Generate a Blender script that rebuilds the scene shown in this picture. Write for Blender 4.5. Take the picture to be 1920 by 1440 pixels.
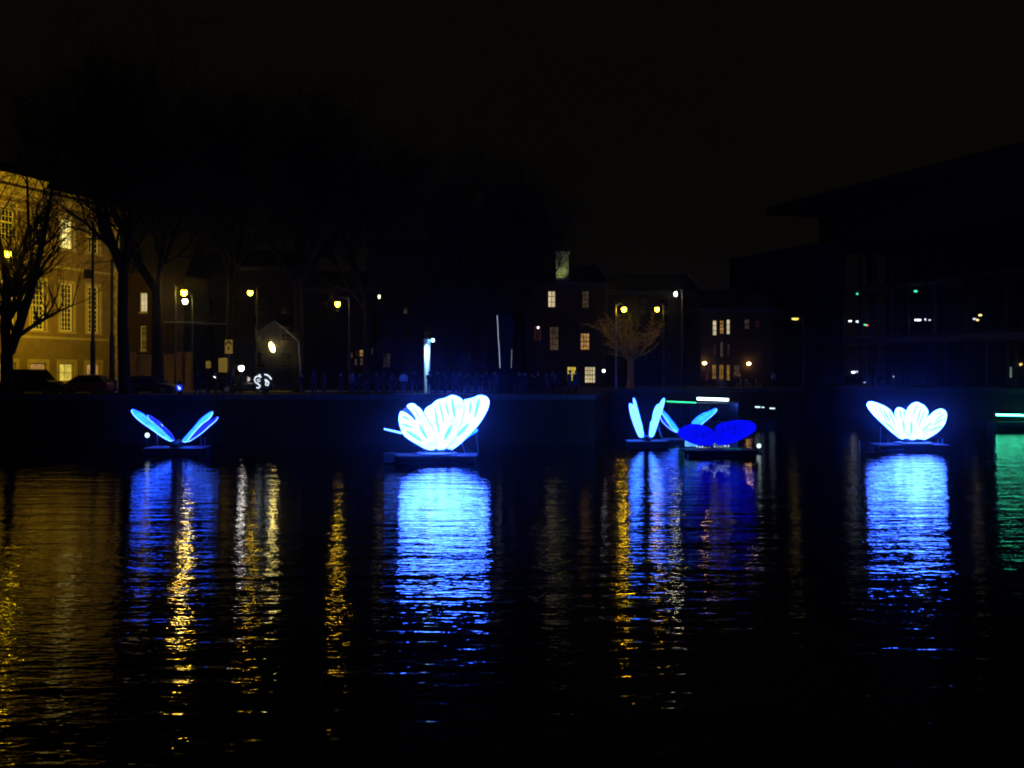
import bpy, bmesh, math, random
from mathutils import Vector, Matrix, Quaternion

rnd = random.Random(11)
R = math.radians
scn = bpy.context.scene
for o in list(bpy.data.objects):
    bpy.data.objects.remove(o)
COL = scn.collection

# ------------------------------------------------------------------ camera, sky, exposure
F = 2059.0            # focal length in pixels of the 1920 px wide photograph
HZ = 697.0            # row of the horizon
EYE = 5.2             # eye above the water
cam_d = bpy.data.cameras.new("camera")
cam = bpy.data.objects.new("camera", cam_d)
COL.objects.link(cam)
cam.location = (0, 0, EYE)
cam.rotation_euler = (R(90), 0, 0)
cam_d.sensor_width = 36
cam_d.lens = 36 * F / 1920
cam_d.shift_y = (HZ - 720) / 1920
cam_d.clip_start = 0.1
cam_d.clip_end = 3000
scn.camera = cam

world = bpy.data.worlds.new("World")
scn.world = world
world.use_nodes = True
wn = world.node_tree.nodes
wl = world.node_tree.links
wn.clear()
wo = wn.new("ShaderNodeOutputWorld")
bg = wn.new("ShaderNodeBackground")
tc = wn.new("ShaderNodeTexCoord")
sep = wn.new("ShaderNodeSeparateXYZ")
rmp = wn.new("ShaderNodeValToRGB")
nz = wn.new("ShaderNodeTexNoise")
nz.inputs["Scale"].default_value = 2.2
nz.inputs["Detail"].default_value = 3
mxw = wn.new("ShaderNodeMix"); mxw.data_type = 'RGBA'; mxw.blend_type = 'MULTIPLY'
mxw.inputs["Factor"].default_value = 0.35
rmp.color_ramp.elements[0].position = 0.0
rmp.color_ramp.elements[0].color = (0.0030, 0.0023, 0.0009, 1)
rmp.color_ramp.elements[1].position = 0.6
rmp.color_ramp.elements[1].color = (0.0025, 0.0020, 0.0010, 1)
wl.new(tc.outputs["Generated"], sep.inputs[0])
wl.new(tc.outputs["Generated"], nz.inputs["Vector"])
wl.new(sep.outputs["Z"], rmp.inputs["Fac"])
wl.new(rmp.outputs["Color"], mxw.inputs["A"])
wl.new(nz.outputs["Fac"], mxw.inputs["B"])
wl.new(mxw.outputs["Result"], bg.inputs["Color"])
bg.inputs["Strength"].default_value = 1.0
wl.new(bg.outputs[0], wo.inputs[0])

scn.view_settings.view_transform = 'Standard'
scn.view_settings.look = 'None'
scn.view_settings.exposure = 0
scn.view_settings.gamma = 1
try:
    scn.view_settings.use_curve_mapping = False
except Exception:
    pass
cy = scn.cycles
cy.use_denoising = True
cy.max_bounces = 6
cy.diffuse_bounces = 2
cy.glossy_bounces = 3
cy.transparent_max_bounces = 24
cy.volume_bounces = 0
cy.sample_clamp_indirect = 6
cy.sample_clamp_direct = 0
cy.blur_glossy = 0.2
cy.filter_width = 1.9


# ------------------------------------------------------------------ helpers
def P(px, py, Y):
    """point of the place seen at a pixel of the photograph, Y metres away"""
    return Vector(((px - 960) / F * Y, Y, EYE - (py - HZ) / F * Y))


def PX(px, Y):
    return (px - 960) / F * Y


MATS = {}


def nmat(name):
    m = bpy.data.materials.new(name)
    m.use_nodes = True
    m.node_tree.nodes.clear()
    out = m.node_tree.nodes.new("ShaderNodeOutputMaterial")
    return m, m.node_tree.nodes, m.node_tree.links, out


def mat(name, col, rough=0.7, metal=0.0, scale=3.0, var=0.25, bump=0.0, bscale=20.0):
    if name in MATS:
        return MATS[name]
    m, n, l, out = nmat(name)
    b = n.new("ShaderNodeBsdfPrincipled")
    t = n.new("ShaderNodeTexCoord")
    z = n.new("ShaderNodeTexNoise")
    z.inputs["Scale"].default_value = scale
    z.inputs["Detail"].default_value = 5
    r = n.new("ShaderNodeValToRGB")
    lo = [c * (1 - var) for c in col] + [1]
    hi = [min(1, c * (1 + var)) for c in col] + [1]
    r.color_ramp.elements[0].position = 0.3
    r.color_ramp.elements[1].position = 0.7
    r.color_ramp.elements[0].color = lo
    r.color_ramp.elements[1].color = hi
    l.new(t.outputs["Object"], z.inputs["Vector"])
    l.new(z.outputs["Fac"], r.inputs["Fac"])
    l.new(r.outputs["Color"], b.inputs["Base Color"])
    b.inputs["Roughness"].default_value = rough
    b.inputs["Metallic"].default_value = metal
    if rough > 0.8:
        b.inputs["Specular IOR Level"].default_value = 0.15
    if bump > 0:
        z2 = n.new("ShaderNodeTexNoise")
        z2.inputs["Scale"].default_value = bscale
        z2.inputs["Detail"].default_value = 4
        bp = n.new("ShaderNodeBump")
        bp.inputs["Strength"].default_value = bump
        bp.inputs["Distance"].default_value = 0.05
        l.new(t.outputs["Object"], z2.inputs["Vector"])
        l.new(z2.outputs["Fac"], bp.inputs["Height"])
        l.new(bp.outputs["Normal"], b.inputs["Normal"])
    l.new(b.outputs[0], out.inputs[0])
    MATS[name] = m
    return m


def emis(name, col, strength=1.0, var=0.15, scale=2.0):
    """something that gives off light, slightly uneven"""
    if name in MATS:
        return MATS[name]
    m, n, l, out = nmat(name)
    e = n.new("ShaderNodeEmission")
    t = n.new("ShaderNodeTexCoord")
    z = n.new("ShaderNodeTexNoise")
    z.inputs["Scale"].default_value = scale
    z.inputs["Detail"].default_value = 3
    mp = n.new("ShaderNodeMapRange")
    mp.inputs["To Min"].default_value = strength * (1 - var)
    mp.inputs["To Max"].default_value = strength * (1 + var)
    mp.inputs["From Min"].default_value = 0.3
    mp.inputs["From Max"].default_value = 0.7
    l.new(t.outputs["Object"], z.inputs["Vector"])
    l.new(z.outputs["Fac"], mp.inputs["Value"])
    l.new(mp.outputs[0], e.inputs["Strength"])
    e.inputs["Color"].default_value = list(col) + [1]
    l.new(e.outputs[0], out.inputs[0])
    MATS[name] = m
    return m


def brick_mat(name, c1, c2, mortar, scale, rough=0.85, bw=0.5, rh=0.25):
    m, n, l, out = nmat(name)
    b = n.new("ShaderNodeBsdfPrincipled")
    b.inputs["Specular IOR Level"].default_value = 0.12
    t = n.new("ShaderNodeTexCoord")
    sx = n.new("ShaderNodeSeparateXYZ")
    ad = n.new("ShaderNodeMath"); ad.operation = 'ADD'
    cb = n.new("ShaderNodeCombineXYZ")
    k = n.new("ShaderNodeTexBrick")
    k.inputs["Color1"].default_value = list(c1) + [1]
    k.inputs["Color2"].default_value = list(c2) + [1]
    k.inputs["Mortar"].default_value = list(mortar) + [1]
    k.inputs["Scale"].default_value = scale
    k.inputs["Mortar Size"].default_value = 0.012
    k.inputs["Brick Width"].default_value = bw
    k.inputs["Row Height"].default_value = rh
    z = n.new("ShaderNodeTexNoise"); z.inputs["Scale"].default_value = 0.6; z.inputs["Detail"].default_value = 6
    mx = n.new("ShaderNodeMix"); mx.data_type = 'RGBA'; mx.blend_type = 'MULTIPLY'
    mx.inputs["Factor"].default_value = 0.5
    rr = n.new("ShaderNodeValToRGB")
    rr.color_ramp.elements[0].position = 0.3; rr.color_ramp.elements[0].color = (0.6, 0.6, 0.6, 1)
    rr.color_ramp.elements[1].position = 0.7; rr.color_ramp.elements[1].color = (1, 1, 1, 1)
    l.new(t.outputs["Object"], sx.inputs[0])
    l.new(sx.outputs["X"], ad.inputs[0]); l.new(sx.outputs["Y"], ad.inputs[1])
    l.new(ad.outputs[0], cb.inputs["X"]); l.new(sx.outputs["Z"], cb.inputs["Y"])
    l.new(cb.outputs[0], k.inputs["Vector"])
    l.new(t.outputs["Object"], z.inputs["Vector"])
    l.new(z.outputs["Fac"], rr.inputs["Fac"])
    l.new(k.outputs["Color"], mx.inputs["A"]); l.new(rr.outputs["Color"], mx.inputs["B"])
    l.new(mx.outputs["Result"], b.inputs["Base Color"])
    bp = n.new("ShaderNodeBump"); bp.inputs["Strength"].default_value = 0.5; bp.inputs["Distance"].default_value = 0.02
    inv = n.new("ShaderNodeMath"); inv.operation = 'SUBTRACT'; inv.inputs[0].default_value = 1
    l.new(k.outputs["Fac"], inv.inputs[1]); l.new(inv.outputs[0], bp.inputs["Height"])
    l.new(bp.outputs["Normal"], b.inputs["Normal"])
    b.inputs["Roughness"].default_value = rough
    l.new(b.outputs[0], out.inputs[0])
    MATS[name] = m
    return m


def glass_mat(name, tint=0.75):
    """window glass one can look through, with a mirror sheen"""
    m, n, l, out = nmat(name)
    tr = n.new("ShaderNodeBsdfTransparent"); tr.inputs[0].default_value = (tint, tint, tint * 1.02, 1)
    gl = n.new("ShaderNodeBsdfGlossy"); gl.inputs["Roughness"].default_value = 0.03
    gl.inputs["Color"].default_value = (0.9, 0.9, 0.9, 1)
    fr = n.new("ShaderNodeFresnel"); fr.inputs["IOR"].default_value = 1.5
    mx = n.new("ShaderNodeMixShader")
    ge = n.new("ShaderNodeNewGeometry"); iv = n.new("ShaderNodeMath"); iv.operation = 'SUBTRACT'; iv.inputs[0].default_value = 1
    ml = n.new("ShaderNodeMath"); ml.operation = 'MULTIPLY'     # the sheen sits on the outer face only
    l.new(ge.outputs["Backfacing"], iv.inputs[1]); l.new(fr.outputs[0], ml.inputs[0]); l.new(iv.outputs[0], ml.inputs[1])
    l.new(ml.outputs[0], mx.inputs[0]); l.new(tr.outputs[0], mx.inputs[1]); l.new(gl.outputs[0], mx.inputs[2])
    l.new(mx.outputs[0], out.inputs[0])
    MATS[name] = m
    return m


ORG = {}     # world position of each thing's base, for parts modelled in place


class MB:
    """collects shapes for ONE mesh object"""

    def __init__(self):
        self.v = []
        self.f = []

    def add(self, vs, fs):
        k = len(self.v)
        self.v += [tuple(p) for p in vs]
        self.f += [tuple(i + k for i in f) for f in fs]
        return self

    def box(self, c, s, ax=None):
        """box with centre c, full sizes s, optional axes"""
        ax = ax or (Vector((1, 0, 0)), Vector((0, 1, 0)), Vector((0, 0, 1)))
        c = Vector(c)
        vs = []
        for k in (-.5, .5):
            for j in (-.5, .5):
                for i in (-.5, .5):
                    vs.append(c + ax[0] * (i * s[0]) + ax[1] * (j * s[1]) + ax[2] * (k * s[2]))
        return self.add(vs, [(0, 2, 3, 1), (4, 5, 7, 6), (0, 1, 5, 4), (2, 6, 7, 3), (0, 4, 6, 2), (1, 3, 7, 5)])

    def tube(self, pts, rad, n=6, caps=True):
        pts = [Vector(p) for p in pts]
        if not isinstance(rad, (list, tuple)):
            rad = [rad] * len(pts)
        vs, fs = [], []
        up = None
        for i, p in enumerate(pts):
            d = (pts[min(i + 1, len(pts) - 1)] - pts[max(i - 1, 0)])
            if d.length < 1e-9:
                d = Vector((0, 0, 1))
            d.normalize()
            if up is None:
                up = d.orthogonal().normalized()
            else:
                up = (up - d * up.dot(d))
                if up.length < 1e-6:
                    up = d.orthogonal()
                up.normalize()
            w = d.cross(up)
            for k in range(n):
                a = 2 * math.pi * k / n
                vs.append(p + (up * math.cos(a) + w * math.sin(a)) * rad[i])
        for i in range(len(pts) - 1):
            for k in range(n):
                a, b = i * n + k, i * n + (k + 1) % n
                fs.append((a, b, b + n, a + n))
        if caps:
            fs.append(tuple(range(n - 1, -1, -1)))
            fs.append(tuple((len(pts) - 1) * n + k for k in range(n)))
        return self.add(vs, fs)

    def lathe(self, c, prof, n=12, ax=Vector((0, 0, 1)), sx=1.0, sy=1.0):
        """prof: (radius, height) pairs round axis ax through c"""
        c = Vector(c)
        ax = Vector(ax).normalized()
        u = ax.orthogonal().normalized() if abs(ax.z) < 0.9 else Vector((1, 0, 0))
        u = (u - ax * u.dot(ax)).normalized()
        w = ax.cross(u)
        vs, fs = [], []
        for r, h in prof:
            for k in range(n):
                a = 2 * math.pi * k / n
                vs.append(c + ax * h + u * (r * sx * math.cos(a)) + w * (r * sy * math.sin(a)))
        for i in range(len(prof) - 1):
            for k in range(n):
                a, b = i * n + k, i * n + (k + 1) % n
                fs.append((a, b, b + n, a + n))
        fs.append(tuple(range(n - 1, -1, -1)))
        fs.append(tuple((len(prof) - 1) * n + k for k in range(n)))
        return self.add(vs, fs)

    def ball(self, c, r, n=10, m=6, sx=1, sy=1, sz=1):
        prof = []
        c = Vector(c)
        vs, fs = [], []
        for i in range(m + 1):
            t = math.pi * i / m
            rr, h = max(math.sin(t), 0.02) * r, -math.cos(t) * r
            for k in range(n):
                a = 2 * math.pi * k / n
                vs.append(c + Vector((rr * math.cos(a) * sx, rr * math.sin(a) * sy, h * sz)))
        for i in range(m):
            for k in range(n):
                a, b = i * n + k, i * n + (k + 1) % n
                fs.append((a, b, b + n, a + n))
        fs.append(tuple(range(n - 1, -1, -1)))
        fs.append(tuple(m * n + k for k in range(n)))
        return self.add(vs, fs)

    def prism(self, poly, nrm, t):
        """polygon in space, given thickness t along nrm (centred)"""
        n = len(poly)
        nrm = Vector(nrm).normalized() * (t / 2)
        vs = [Vector(p) + nrm for p in poly] + [Vector(p) - nrm for p in poly]
        fs = [tuple(range(n)), tuple(range(2 * n - 1, n - 1, -1))]
        for i in range(n):
            j = (i + 1) % n
            fs.append((i, i + n, j + n, j))
        return self.add(vs, fs)

    def slab(self, poly2, z0, z1):
        poly = [Vector((p[0], p[1], (z0 + z1) / 2)) for p in poly2]
        return self.prism(poly, (0, 0, 1), abs(z1 - z0))

    def build(self, name, m, parent=None, local=False, smooth=False, tri=False):
        off = Vector((0, 0, 0)) if (local or parent is None) else ORG.get(parent.name, Vector((0, 0, 0)))
        me = bpy.data.meshes.new(name)
        me.from_pydata([(a - off.x, b - off.y, c - off.z) for a, b, c in self.v], [], self.f)
        bm = bmesh.new()
        bm.from_mesh(me)
        big = [f for f in bm.faces if len(f.verts) > 4]
        if big and tri:
            bmesh.ops.triangulate(bm, faces=big)
        bmesh.ops.recalc_face_normals(bm, faces=bm.faces[:])
        bm.to_mesh(me)
        bm.free()
        me.materials.append(m)
        if smooth:
            for p in me.polygons:
                p.use_smooth = True
        o = bpy.data.objects.new(name, me)
        COL.objects.link(o)
        if parent is not None:
            o.parent = parent
            ORG[o.name] = off
        return o


def tag(o, label=None, cat=None, group=None, kind=None):
    if label: o["label"] = label
    if cat: o["category"] = cat
    if group: o["group"] = group
    if kind: o["kind"] = kind
    return o


def thing(name, label, cat, loc=(0, 0, 0), rz=0.0, group=None):
    o = bpy.data.objects.new(name, None)
    o.empty_display_size = 0.3
    COL.objects.link(o)
    o.location = loc
    o.rotation_euler = (0, 0, rz)
    ORG[o.name] = Vector(loc)
    return tag(o, label, cat, group)


def copy_tree(o, parent=None):
    c = o.copy()
    COL.objects.link(c)
    if parent is not None:
        c.parent = parent
    for ch in list(o.children):
        copy_tree(ch, c)
    return c


def light(name, kind, loc, energy, col, parent=None, aim=None, size=0.2, angle=90, blend=0.6):
    d = bpy.data.lights.new(name, kind)
    d.energy = energy
    d.color = col
    if kind == 'SPOT':
        d.spot_size = R(angle)
        d.spot_blend = blend
        d.shadow_soft_size = size
    if kind == 'POINT':
        d.shadow_soft_size = size
    o = bpy.data.objects.new(name, d)
    COL.objects.link(o)
    off = ORG.get(parent.name, Vector()) if parent else Vector()
    o.location = Vector(loc) - off
    if aim is not None:
        dv = Vector(aim) - Vector(loc)
        o.rotation_euler = dv.to_track_quat('-Z', 'Y').to_euler()
    if parent:
        o.parent = parent
    return o


# ------------------------------------------------------------------ materials
M_stone = mat("quay stone", (0.06, 0.055, 0.04), 0.85, bump=0.4, bscale=6)
M_brickwall = brick_mat("quay brick", (0.026, 0.017, 0.005), (0.036, 0.022, 0.006), (0.03, 0.022, 0.007), 2.0)
M_asphalt = mat("asphalt", (0.05, 0.05, 0.052), 0.85, bump=0.4, bscale=40)
M_paving = brick_mat("street clinkers", (0.09, 0.06, 0.05), (0.12, 0.075, 0.06), (0.05, 0.05, 0.045), 4.0)
M_kerb = mat("kerb concrete", (0.36, 0.35, 0.33), 0.8)
M_sand = mat("sandstone wall", (0.225, 0.165, 0.085), 0.85, scale=1.2, var=0.16, bump=0.3, bscale=8)
M_trim = mat("pale stone trim", (0.46, 0.39, 0.23), 0.75, scale=2, var=0.15)
M_white = mat("white window paint", (0.78, 0.76, 0.70), 0.5, var=0.05)
M_slate = mat("slate roof", (0.02, 0.02, 0.02), 0.7, scale=6)
M_dkbrick = brick_mat("dark brick", (0.030, 0.018, 0.014), (0.042, 0.024, 0.018), (0.05, 0.045, 0.04), 2.2)
M_dkframe = mat("dark green window paint", (0.03, 0.035, 0.03), 0.5)
M_okbrick = brick_mat("yellow brick", (0.40, 0.27, 0.10), (0.46, 0.31, 0.12), (0.34, 0.28, 0.16), 2.2)
M_iron = mat("dark painted iron", (0.025, 0.027, 0.026), 0.5, metal=0.3)
M_pole = mat("dim pole grey", (0.05, 0.052, 0.05), 0.6)  # shade put into the colour: darkened post steel for unlit poles
M_steel = mat("galvanised steel", (0.32, 0.33, 0.34), 0.45, metal=0.7)
M_bark = mat("dark bark", (0.013, 0.011, 0.009), 0.9, scale=8, bump=0.8, bscale=14)  # darkened until the trunks read as silhouettes
M_litbark = mat("lamplit bark", (0.36, 0.27, 0.09), 0.85, scale=5, var=.4)  # lamplight put into the colour: paler, golder bark for the lit tree
M_twig = mat("bare twigs", (0.022, 0.018, 0.014), 0.9, scale=4)
M_black = mat("black rubber", (0.012, 0.012, 0.012), 0.8)
M_carglass = mat("dark car glass", (0.008, 0.009, 0.010), 0.06)
M_dkpane = mat("unlit window glass", (0.010, 0.011, 0.012), 0.08)
M_raft = mat("grey raft planks", (0.16, 0.16, 0.165), 0.7, scale=6, bump=0.3)
M_float = mat("black float drum", (0.018, 0.018, 0.02), 0.55)
M_alu = mat("aluminium", (0.42, 0.43, 0.45), 0.4, metal=0.6)
M_concrete = mat("dark cladding", (0.022, 0.020, 0.016), 0.75, scale=1.0)
M_ledge = mat("reddish stone ledge", (0.16, 0.09, 0.06), 0.7)
M_gl = glass_mat("clear glass", 0.8)
M_skin = mat("skin", (0.42, 0.27, 0.20), 0.6, scale=9, var=0.1)
M_hair = mat("brown hair", (0.03, 0.02, 0.014), 0.7, scale=30)
M_shoe = mat("dark shoes", (0.02, 0.018, 0.016), 0.6)
COATS = [mat("black coat", (0.014, 0.014, 0.016), 0.85, scale=14), mat("navy coat", (0.018, 0.022, 0.045), 0.85, scale=14),
         mat("grey coat", (0.10, 0.10, 0.11), 0.9, scale=14), mat("brown coat", (0.06, 0.04, 0.028), 0.9, scale=14),
         mat("olive coat", (0.04, 0.045, 0.03), 0.9, scale=14)]
M_palecoat = mat("pale coat", (0.50, 0.50, 0.50), 0.85, scale=14, var=0.15)
M_redcoat = mat("dark red coat", (0.12, 0.02, 0.018), 0.85, scale=14)
M_jeans = mat("dark trousers", (0.02, 0.023, 0.035), 0.9, scale=20)
E_sod = emis("sodium lamp", (1.0, 0.60, 0.018), 42, 0.1)
E_sodfar = emis("far sodium lamp", (1.0, 0.61, 0.022), 27, 0.1)
E_whitelamp = emis("white lamp", (1.0, 0.80, 0.42), 50, 0.1)
E_cool = emis("cool lamp", (0.85, 0.93, 1.0), 30, 0.1)


# ------------------------------------------------------------------ water, ground
def water():
    m, n, l, out = nmat("rippled canal water")
    b = n.new("ShaderNodeBsdfPrincipled")
    b.inputs["Base Color"].default_value = (0.0015, 0.0022, 0.0025, 1)
    b.inputs["Roughness"].default_value = 0.06
    b.inputs["IOR"].default_value = 1.333
    t = n.new("ShaderNodeTexCoord")

    def wave(scale, sx, sy, det, rot):
        mp = n.new("ShaderNodeMapping")
        mp.inputs["Scale"].default_value = (sx, sy, 1)
        mp.inputs["Rotation"].default_value = (0, 0, rot)
        z = n.new("ShaderNodeTexNoise")
        z.inputs["Scale"].default_value = scale
        z.inputs["Detail"].default_value = det
        z.inputs["Roughness"].default_value = 0.5
        l.new(t.outputs["Object"], mp.inputs["Vector"])
        l.new(mp.outputs[0], z.inputs["Vector"])
        return z.outputs["Fac"]

    def mul(a, k):
        q = n.new("ShaderNodeMath"); q.operation = 'MULTIPLY'; q.inputs[1].default_value = k
        l.new(a, q.inputs[0])
        return q.outputs[0]

    def addn(a, c):
        q = n.new("ShaderNodeMath"); q.operation = 'ADD'
        l.new(a, q.inputs[0]); l.new(c, q.inputs[1])
        return q.outputs[0]
    h = addn(addn(mul(wave(0.55, 0.32, 1.0, 1, 0.1), WAVE[0]), mul(wave(1.7, 0.33, 1.0, 2, -0.12), WAVE[1])),
             addn(mul(wave(5.5, 0.5, 1.0, 1, 0.12), WAVE[2]), mul(wave(15, 0.6, 1.0, 1, -0.15), WAVE[3])))
    pt = wave(0.045, 0.6, 1.0, 2, 0.5)
    pr = n.new("ShaderNodeMapRange")
    pr.inputs["From Min"].default_value = 0.32; pr.inputs["From Max"].default_value = 0.68
    pr.inputs["To Min"].default_value = 0.62; pr.inputs["To Max"].default_value = 1.25
    l.new(pt, pr.inputs["Value"])
    hm = n.new("ShaderNodeMath"); hm.operation = 'MULTIPLY'
    l.new(h, hm.inputs[0]); l.new(pr.outputs[0], hm.inputs[1])
    h = hm.outputs[0]
    bp = n.new("ShaderNodeBump")
    bp.inputs["Strength"].default_value = 1.0
    bp.inputs["Distance"].default_value = 1.0
    l.new(h, bp.inputs["Height"])
    l.new(bp.outputs["Normal"], b.inputs["Normal"])
    l.new(b.outputs[0], out.inputs[0])
    w = MB().add([(-300, -12, 0), (300, -12, 0), (300, 400, 0), (-300, 400, 0)], [(0, 1, 2, 3)]).build("water", m)
    tag(w, "dark rippled canal water with coloured light streaks", kind="structure")


WAVE = (0.058, 0.037, 0.0125, 0.0030)
water()

GZ = 3.5
QL = [(-300, 78), (5.5, 78), (9.0, 104), (29.0, 110), (30.5, 149)]         # left and back quay line
QR = [(30.5, 149), (62.0, 58), (150, 50)]                                    # right quay line
pg = QL + [(30.5, 400), (-300, 400)]
tag(MB().slab(pg, -2.0, GZ).build("ground", M_paving, tri=True), kind="structure")
pg = [(31.0, 149), (62.0, 58), (150, 50), (300, 60), (300, 400), (31.0, 400)]
tag(MB().slab(pg, -2.0, GZ - 0.01).build("pavement", M_paving, tri=True), kind="structure")
# the road along the left quay
tag(MB().slab([(-300, 81.2), (-2, 81.2), (6.5, 112), (2, 112), (-12, 92), (-300, 92)], GZ - 0.3, GZ + 0.004).build("road", M_asphalt, tri=True), kind="structure")
kb = MB()
kb.box((-151, 92.12, GZ + 0.06), (298, 0.24, 0.13))
kb.box((-151, 81.08, GZ + 0.05), (298, 0.24, 0.11))
tag(kb.build("kerb", M_kerb), kind="structure")


def quay_wall(name, pts, label, cat, n0=0):
    a = Vector((pts[0][0], pts[0][1], 0))
    t = thing(name, label, cat, a)
    w = MB()
    for p, q in zip(pts[:-1], pts[1:]):
        p, q = Vector((p[0], p[1], 0)), Vector((q[0], q[1], 0))
        d = (q - p); L = d.length; d.normalize()
        nn = Vector((d.y, -d.x, 0))
        w.box((p + q) / 2 + nn * 0.12 + Vector((0, 0, 0.6)), (L + 0.24, 0.24, 5.2), (d, nn, Vector((0, 0, 1))))
    w.build("wall_face", M_brickwall, t)
    st = None
    for p, q in zip(pts[:-1], pts[1:]):
        p, q = Vector((p[0], p[1], 0)), Vector((q[0], q[1], 0))
        d = (q - p); L = d.length; d.normalize()
        nn = Vector((d.y, -d.x, 0))
        k = int(L / 1.6)
        for i in range(k):
            c = p + d * ((i + 0.5) * L / k) + nn * 0.06 + Vector((0, 0, GZ - 0.10))
            if abs(c.x / max(c.y, 1)) > 0.56:
                continue
            if st is None:
                st = MB().box((0, 0, 0), (1.57, 0.62, 0.34)).build("coping_stone", M_stone, t, local=True)
                o = st
            else:
                o = st.copy(); COL.objects.link(o); o.parent = t
            o.location = c - a + Vector((0, 0, rnd.uniform(-.012, .012)))
            o.rotation_euler = (0, 0, math.atan2(d.y, d.x))
    return t


quay_wall("quay_wall", [(-60, 78), (5.5, 78)], "long dark brick quay wall below the parked cars and crowd", "wall")
quay_wall("quay_wall", [(5.5, 78), (9.0, 104), (29.0, 110), (30.5, 149)], "dark quay wall behind the passing boat and upright butterfly wings", "wall")
quay_wall("quay_wall", [(30.6, 149), (62.0, 58)], "dark quay wall below the modern glass building", "wall")


# ------------------------------------------------------------------ facades
class Fac:
    def __init__(self, c, e):
        self.c = Vector((c[0], c[1], 0))
        self.e = Vector((e[0], e[1], 0)).normalized()
        n = Vector((self.e.y, -self.e.x, 0))
        if n.dot(-self.c) < 0:
            n = -n
        self.n = n

    def at(self, s, z, out=0.0):
        p = self.c + self.e * s + self.n * out
        return Vector((p.x, p.y, z))

    def s(self, px):
        t = (px - 960) / F
        return (t * self.c.y - self.c.x) / (self.e.x - t * self.e.y)

    def z(self, px, py):
        return EYE - (py - HZ) / F * (self.c.y + self.e.y * self.s(px))

    def ax(self):
        return (self.e, self.n, Vector((0, 0, 1)))

    def box(self, mb, s0, s1, z0, z1, o0, o1):
        mb.box(self.at((s0 + s1) / 2, (z0 + z1) / 2, (o0 + o1) / 2), (abs(s1 - s0), abs(o1 - o0), abs(z1 - z0)), self.ax())

    def wall(self, s0, s1, z0, z1, ops, depth=0.3):
        """wall face with real openings and reveals"""
        mb = MB()
        ss = sorted({s0, s1, *[o[0] for o in ops], *[o[1] for o in ops]})
        zs = sorted({z0, z1, *[o[2] for o in ops], *[o[3] for o in ops]})
        ss = [q for q in ss if s0 <= q <= s1]
        zs = [q for q in zs if z0 <= q <= z1]
        for a, b in zip(ss[:-1], ss[1:]):
            for c, d in zip(zs[:-1], zs[1:]):
                ms, mz = (a + b) / 2, (c + d) / 2
                if any(o[0] < ms < o[1] and o[2] < mz < o[3] for o in ops):
                    continue
                mb.add([self.at(a, c), self.at(b, c), self.at(b, d), self.at(a, d)], [(0, 1, 2, 3)])
        for a, b, c, d in ops:
            q = [self.at(a, c), self.at(b, c), self.at(b, d), self.at(a, d),
                 self.at(a, c, -depth), self.at(b, c, -depth), self.at(b, d, -depth), self.at(a, d, -depth)]
            mb.add(q, [(0, 1, 5, 4), (1, 2, 6, 5), (2, 3, 7, 6), (3, 0, 4, 7)])
        return mb

    def window(self, parent, s0, s1, z0, z1, pane, nx=4, nz=8, frame=0.09, bar=0.035, mid=True, surround=0.0, fm=None, sill=True, depth=0.3):
        fm = fm or M_white
        f = MB()
        o0, o1 = -depth + 0.03, -depth + 0.13
        self.box(f, s0, s0 + frame, z0, z1, o0, o1)
        self.box(f, s1 - frame, s1, z0, z1, o0, o1)
        self.box(f, s0 + frame, s1 - frame, z1 - frame, z1, o0, o1)
        self.box(f, s0 + frame, s1 - frame, z0, z0 + frame * 1.3, o0, o1)
        if mid:
            zm = (z0 + z1) / 2
            self.box(f, s0 + frame, s1 - frame, zm - frame * .6, zm + frame * .6, o0, o1)
        w = f.build("window", fm, parent)
        g = MB()
        for i in range(1, nx):
            q = s0 + frame + (s1 - s0 - 2 * frame) * i / nx
            self.box(g, q - bar / 2, q + bar / 2, z0 + frame * 1.3, z1 - frame, o0 + 0.02, o1 - 0.02)
        for i in range(1, nz):
            q = z0 + (z1 - z0) * i / nz
            if mid and i * 2 == nz:
                continue
            self.box(g, s0 + frame, s1 - frame, q - bar / 2, q + bar / 2, o0 + 0.023, o1 - 0.023)
        if g.v:
            g.build("glazing_bars", fm, w)
        p = MB()
        p.add([self.at(s0, z0, o0 + 0.02), self.at(s1, z0, o0 + 0.02), self.at(s1, z1, o0 + 0.02), self.at(s0, z1, o0 + 0.02)], [(0, 1, 2, 3)])
        p.build("pane", pane, w)
        if surround > 0:
            q = MB()
            k = surround
            self.box(q, s0 - k, s0, z0 - 0.02, z1 + k, -0.05, 0.07)
            self.box(q, s1, s1 + k, z0 - 0.02, z1 + k, -0.05, 0.07)
            self.box(q, s0, s1, z1, z1 + k, -0.05, 0.072)
            q.build("surround", M_trim, w)
        if sill:
            q = MB()
            self.box(q, s0 - surround - .08, s1 + surround + .08, z0 - 0.16, z0 - 0.025, -0.05, 0.16)
            q.build("sill", M_trim, w)
        return w


E_wbright = emis("bright lit window", (1.0, 0.82, 0.24), 1.4, 0.35, 1.3)
E_wyel = emis("curtained lit window", (1.0, 0.74, 0.10), 0.62, 0.35, 1.5)
E_wor = emis("orange lit window", (1.0, 0.50, 0.14), 0.35, 0.5, 2.5)
E_wcream = emis("cream lit window", (1.0, 0.80, 0.45), 0.6, 0.3, 1.0)
E_wdim = emis("dimly lit window", (1.0, 0.62, 0.35), 0.05, 0.5, 2.0)
E_wred = emis("dim red window", (1.0, 0.20, 0.14), 0.022, 0.5, 2.0)
E_wgold = emis("gold shop window", (1.0, 0.52, 0.06), 0.22, 0.6, 1.2)

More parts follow.
